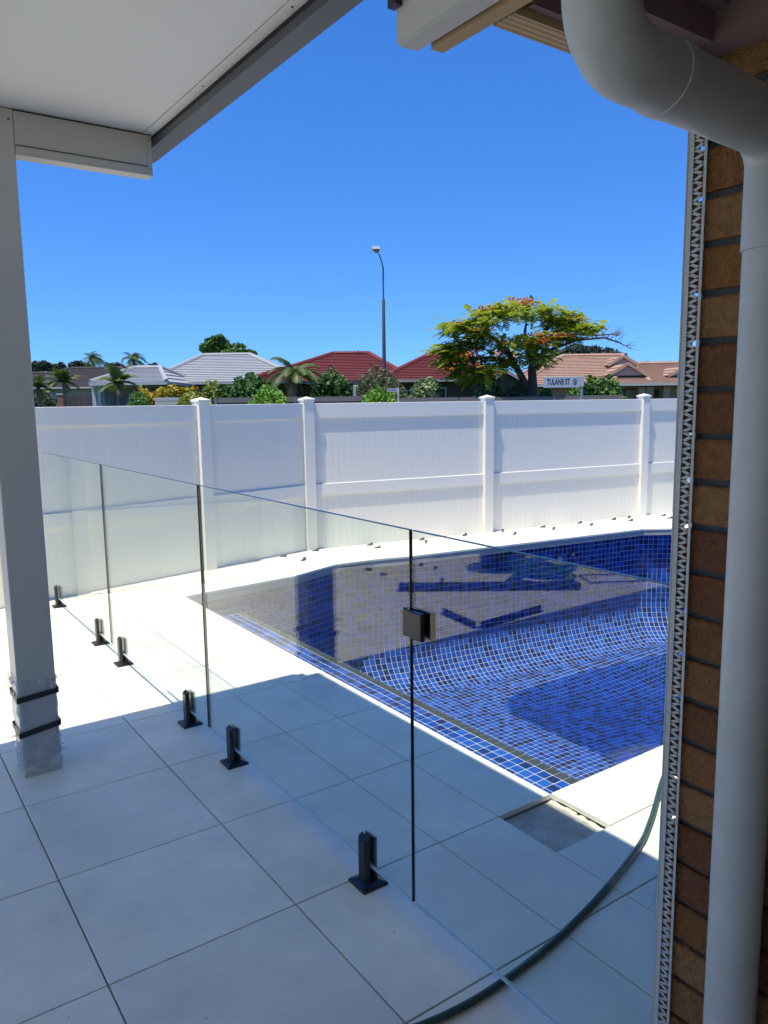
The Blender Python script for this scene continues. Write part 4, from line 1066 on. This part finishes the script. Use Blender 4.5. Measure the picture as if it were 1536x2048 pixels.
fo, fw_ = MB(), MB(); br = MB()
def tp(zx, zy, dd=0):
    q = cf(*zp_(zx, zy), D0 + dd); return Vector((q.x - c.x, q.y - c.y, q.z))
ends = []
for (zx, zy) in CL:
    dd = random.uniform(-1.9, 1.9) * (1 - abs(zx - 550) / 900)
    p = tp(zx, zy, dd); ends.append((p, zx, zy))
    for k in range(34):       # flat sprays of fine bipinnate leaves
        d = Vector((random.gauss(0, 1), random.gauss(0, 1), random.gauss(0, .22) - .1)).normalized(); b = p + Vector((random.gauss(0, .20), random.gauss(0, .24), random.gauss(0, .075)))
        Lf = random.uniform(.28, .5); sd = d.cross(Vector((0, 0, 1))).normalized()
        for q in range(7):
            m_ = b + d * Lf * (q / 7) - Vector((0, 0, .09 * (q / 7) ** 2))
            for s_ in (-1, 1):
                tip = m_ + (sd * s_ + d * .5).normalized() * Lf * .32 * (1 - abs(q - 3) / 6)
                fo.quad(m_, m_ + d * .06, tip + d * .03 - Vector((0, 0, .02)), tip - d * .02 - Vector((0, 0, .02)))
for (zx, zy) in FLW:
    p = tp(zx, zy, random.uniform(-2.3, -1.5) if zy > 180 else random.uniform(-1.3, .0))
    for k in range(44 if zy < 180 else 20): leaf(fw_, p + Vector((random.gauss(0, .17), random.gauss(0, .16), random.gauss(0, .055))), random.uniform(.05, .10), asp=.7)
fo.build('crown', LM['flame'], ft); tag(fw_.build('flowers', LM['flower'], ft), kind='stuff')
base = tp(632, 670); fork = tp(632, 600); base.z = 0
tkA = [Vector((.0, 0, 0)), tp(636, 560), tp(632, 470), tp(640, 400), tp(660, 330)]
br.tube(tkA, [.20, .15, .13, .11, .08], 10)
tkB = [Vector((-.10, .05, 0)), tp(610, 590), tp(575, 520), tp(530, 440), tp(500, 380), tp(440, 300)]
br.tube(tkB, [.16, .13, .115, .10, .08, .05], 10)
tkC = [tp(640, 420), tp(600, 340), tp(590, 250), tp(600, 170)]; br.tube(tkC, [.09, .07, .05, .02], 8)
tkD = [tp(650, 360), tp(700, 250), tp(760, 190), tp(840, 170)]; br.tube(tkD, [.08, .06, .045, .02], 8)
tkE = [tp(545, 460), tp(440, 400), tp(330, 400), tp(220, 420)]; br.tube(tkE, [.07, .05, .035, .015], 8)
tkF = [tp(450, 320), tp(360, 260), tp(260, 230), tp(170, 215)]; br.tube(tkF, [.055, .045, .03, .012], 8)
bare = [tp(650, 400), tp(750, 350), tp(900, 295), tp(1060, 282), tp(1150, 312), tp(1228, 352)]; br.tube(bare, [.07, .055, .04, .03, .02, .006], 8)
bare2 = [tp(700, 300), tp(850, 262), tp(1000, 268), tp(1100, 262), tp(1150, 270)]; br.tube(bare2, [.05, .035, .025, .015, .006], 7)
skel = [Vector(v) for tk in (tkA, tkB, tkC, tkD, tkE, tkF) for v in tk[1:]]
for (p, zx, zy) in ends:
    q = min(skel, key=lambda v: (v - p).length + max(0, v.z - p.z) * .6); m_ = q.lerp(p, .5) + Vector((0, 0, -.06)); br.tube([q, m_, p], [.03, .02, .008], 5)
br.build('trunk', BARK, ft, smooth=True)
tw = MB()
for tk in (bare, bare2):
    for k in range(26):
        i = random.randrange(2, len(tk) - 1); p = tk[i].lerp(tk[i + 1], random.random()); q = p + Vector((random.uniform(-.15, .35), random.uniform(-.3, .3), random.uniform(-.18, .30)))
        tw.tube([p, p.lerp(q, .5) + Vector((0, 0, .03)), q], [.010, .007, .003], 4); tw.tube([q, q + Vector((random.uniform(-.1, .15), random.uniform(-.1, .1), random.uniform(-.1, .12)))], [.004, .002], 4)
tw.build('bare_twigs', BARKG, ft)

# ---------------------------------------------------------------- street lamp and signs
D0 = 27.; w, c = place(767, D0); lp = empty('street_lamp', w, RZ); tag(lp, 'tall grey street lamp post with small square head', 'street lamp')
def lq(px, py, dd=0): q = cf(px, py, D0 + dd); return Vector((q.x - c.x, q.y - c.y, q.z))
LG = mat('galvanised_grey', (.075, .082, .088), .55, .2, var=.08, nscale=6)
MB().tube([(0.02, 0, 0), lq(768, 700), lq(767, 600), lq(766.8, 597)], [.075, .063, .052, .03], 14).build('pole', LG, lp, smooth=True)
MB().tube([lq(766.8, 600), lq(766.3, 535)], [.028, .026], 10).build('upper_pole', LG, lp, smooth=True)
MB().tube([lq(766.3, 536), lq(765, 530), lq(762, 519), lq(759, 511), lq(757, 507)], [.024, .02, .019, .018, .017], 8).build('arm', LG, lp, smooth=True)
hd = MB(); hc = lq(752, 500); hs = .13
hd.v = [(hc.x - hs, hc.y - .25, hc.z - .01), (hc.x + hs, hc.y - .25, hc.z - .01), (hc.x + hs, hc.y + .1, hc.z - .01), (hc.x - hs, hc.y + .1, hc.z - .01),
        (hc.x - hs * .85, hc.y - .22, hc.z + .085), (hc.x + hs * .85, hc.y - .22, hc.z + .085), (hc.x + hs * .85, hc.y + .07, hc.z + .085), (hc.x - hs * .85, hc.y + .07, hc.z + .085)]
hd.f = [(4, 5, 6, 7), (0, 1, 5, 4), (1, 2, 6, 5), (2, 3, 7, 6), (3, 0, 4, 7), (3, 2, 1, 0)]
ho_ = hd.build('lamp_head', WHT, lp)
dfm = mat('lamp_diffuser', (.30, .25, .15), .3)
ld = MB(); ld.v = [(hc.x - hs * .9, hc.y - .23, hc.z - .0125), (hc.x + hs * .9, hc.y - .23, hc.z - .0125), (hc.x + hs * .9, hc.y + .08, hc.z - .0125), (hc.x - hs * .9, hc.y + .08, hc.z - .0125), (hc.x - .02, hc.y - .1, hc.z - .10), (hc.x + .09, hc.y - .1, hc.z - .10), (hc.x + .09, hc.y, hc.z - .10), (hc.x - .02, hc.y, hc.z - .10)]
ld.f = [(4, 7, 6, 5), (0, 4, 5, 1), (1, 5, 6, 2), (2, 6, 7, 3), (3, 7, 4, 0)]
ld.build('diffuser', dfm, ho_)
def text_mesh(name, body, size, m, parent, loc, sx=1.0, off=.0, rot=(R(90), 0, 0)):
    cu_ = bpy.data.curves.new(name, 'FONT'); cu_.body = body; cu_.size = size; cu_.align_x = 'LEFT'; cu_.align_y = 'CENTER'; cu_.offset = off; cu_.extrude = .0015
    to = bpy.data.objects.new('t', cu_); col.objects.link(to); bpy.context.view_layer.update()
    me = bpy.data.meshes.new_from_object(to.evaluated_get(bpy.context.evaluated_depsgraph_get()))
    bpy.data.objects.remove(to); me.name = name; me.materials.clear(); me.materials.append(m)
    o = link_mesh(name, me, parent, loc, rot); o.scale = (sx, 1, 1); return o
NAVY = mat('navy_print', (.018, .03, .075), .5); SGW = mat('sign_white', (.40, .42, .44), .45, var=.03, nscale=4)
D0 = 21.0; w, c = place(1163, D0); sg = empty('street_sign', w, RZ); tag(sg, 'white street name sign reading TULANE ST on a grey post', 'street sign')
def lq(px, py, dd=0): q = cf(px, py, D0 + dd); return Vector((q.x - c.x, q.y - c.y, q.z))
MB().tube([(0, 0, 0), (0, 0, lq(1163, 754).z)], .034, 12).build('post', mat('galvanised_light', (.36, .37, .38), .45, .6), sg, smooth=True)
a, b = lq(1087, 775.5), lq(1159.5, 753)
pl_ = MB().box(a.x, b.x, -.012, .012, a.z, b.z, .002).build('sign_plate', SGW, sg)
MB().box(b.x + .004, b.x + .105, -.045, .045, a.z + .02, b.z - .0).build('bracket', SGW, sg)
text_mesh('lettering', 'TULANE ST', .215, NAVY, pl_, (a.x + .085, -.0135, (a.z + b.z) / 2 + .004), .565, .0055)
rg = MB(); cx_, cz_ = b.x - .125, (a.z + b.z) / 2
for k in range(28):
    a0, a1 = 2 * math.pi * k / 28, 2 * math.pi * (k + 1) / 28
    for (r0, r1, y_) in ((.062, .086, -.0135),):
        rg.quad((cx_ + r0 * .72 * math.cos(a0), y_, cz_ + r0 * math.sin(a0)), (cx_ + r1 * .72 * math.cos(a0), y_, cz_ + r1 * math.sin(a0)), (cx_ + r1 * .72 * math.cos(a1), y_, cz_ + r1 * math.sin(a1)), (cx_ + r0 * .72 * math.cos(a1), y_, cz_ + r0 * math.sin(a1)))
rg.poly([(cx_ - .022, -.0135, cz_ - .045), (cx_ + .022, -.0135, cz_ - .045), (cx_ + .02, -.0135, cz_ + .01), (cx_ + .007, -.0135, cz_ + .045), (cx_ - .007, -.0135, cz_ + .045), (cx_ - .02, -.0135, cz_ + .01)])
rg.build('emblem', NAVY, pl_)
D0 = 30.; w, c = place(796, D0); sg = empty('street_sign', w, RZ); tag(sg, 'small distant street name sign just right of the lamp post', 'street sign')
def lq(px, py, dd=0): q = cf(px, py, D0 + dd); return Vector((q.x - c.x, q.y - c.y, q.z))
D0 = 22.2; w, c = place(797, D0); sg.location = w
MB().tube([(0, 0, 0), (0, 0, lq(797, 775).z)], .028, 10).build('post', WHT, sg, smooth=True)
a, b = lq(774, 783.5), lq(795, 776.5); pl_ = MB().box(a.x, b.x, -.01, .01, a.z, b.z, .001).build('sign_plate', SGW, sg)
lt = MB(); x = a.x + .03
while x < b.x - .04: lt.box(x, x + random.uniform(.012, .022), -.0125, -.0101, a.z + .025, b.z - .025); x += .034
lt.build('lettering', NAVY, pl_)
pb = empty('guide_post', place(710, 25)[0], RZ); tag(pb, 'short white post between the dark shrub and lamp post', 'post')
MB().box(-.05, .05, -.04, .04, 0, cf(710, 770, 25).z, .01).build('shaft', M['concrete'], pb); MB().box(-.052, .052, -.042, .042, cf(710, 775, 25).z, cf(710, 771.5, 25).z).build('band', WHT, pb)
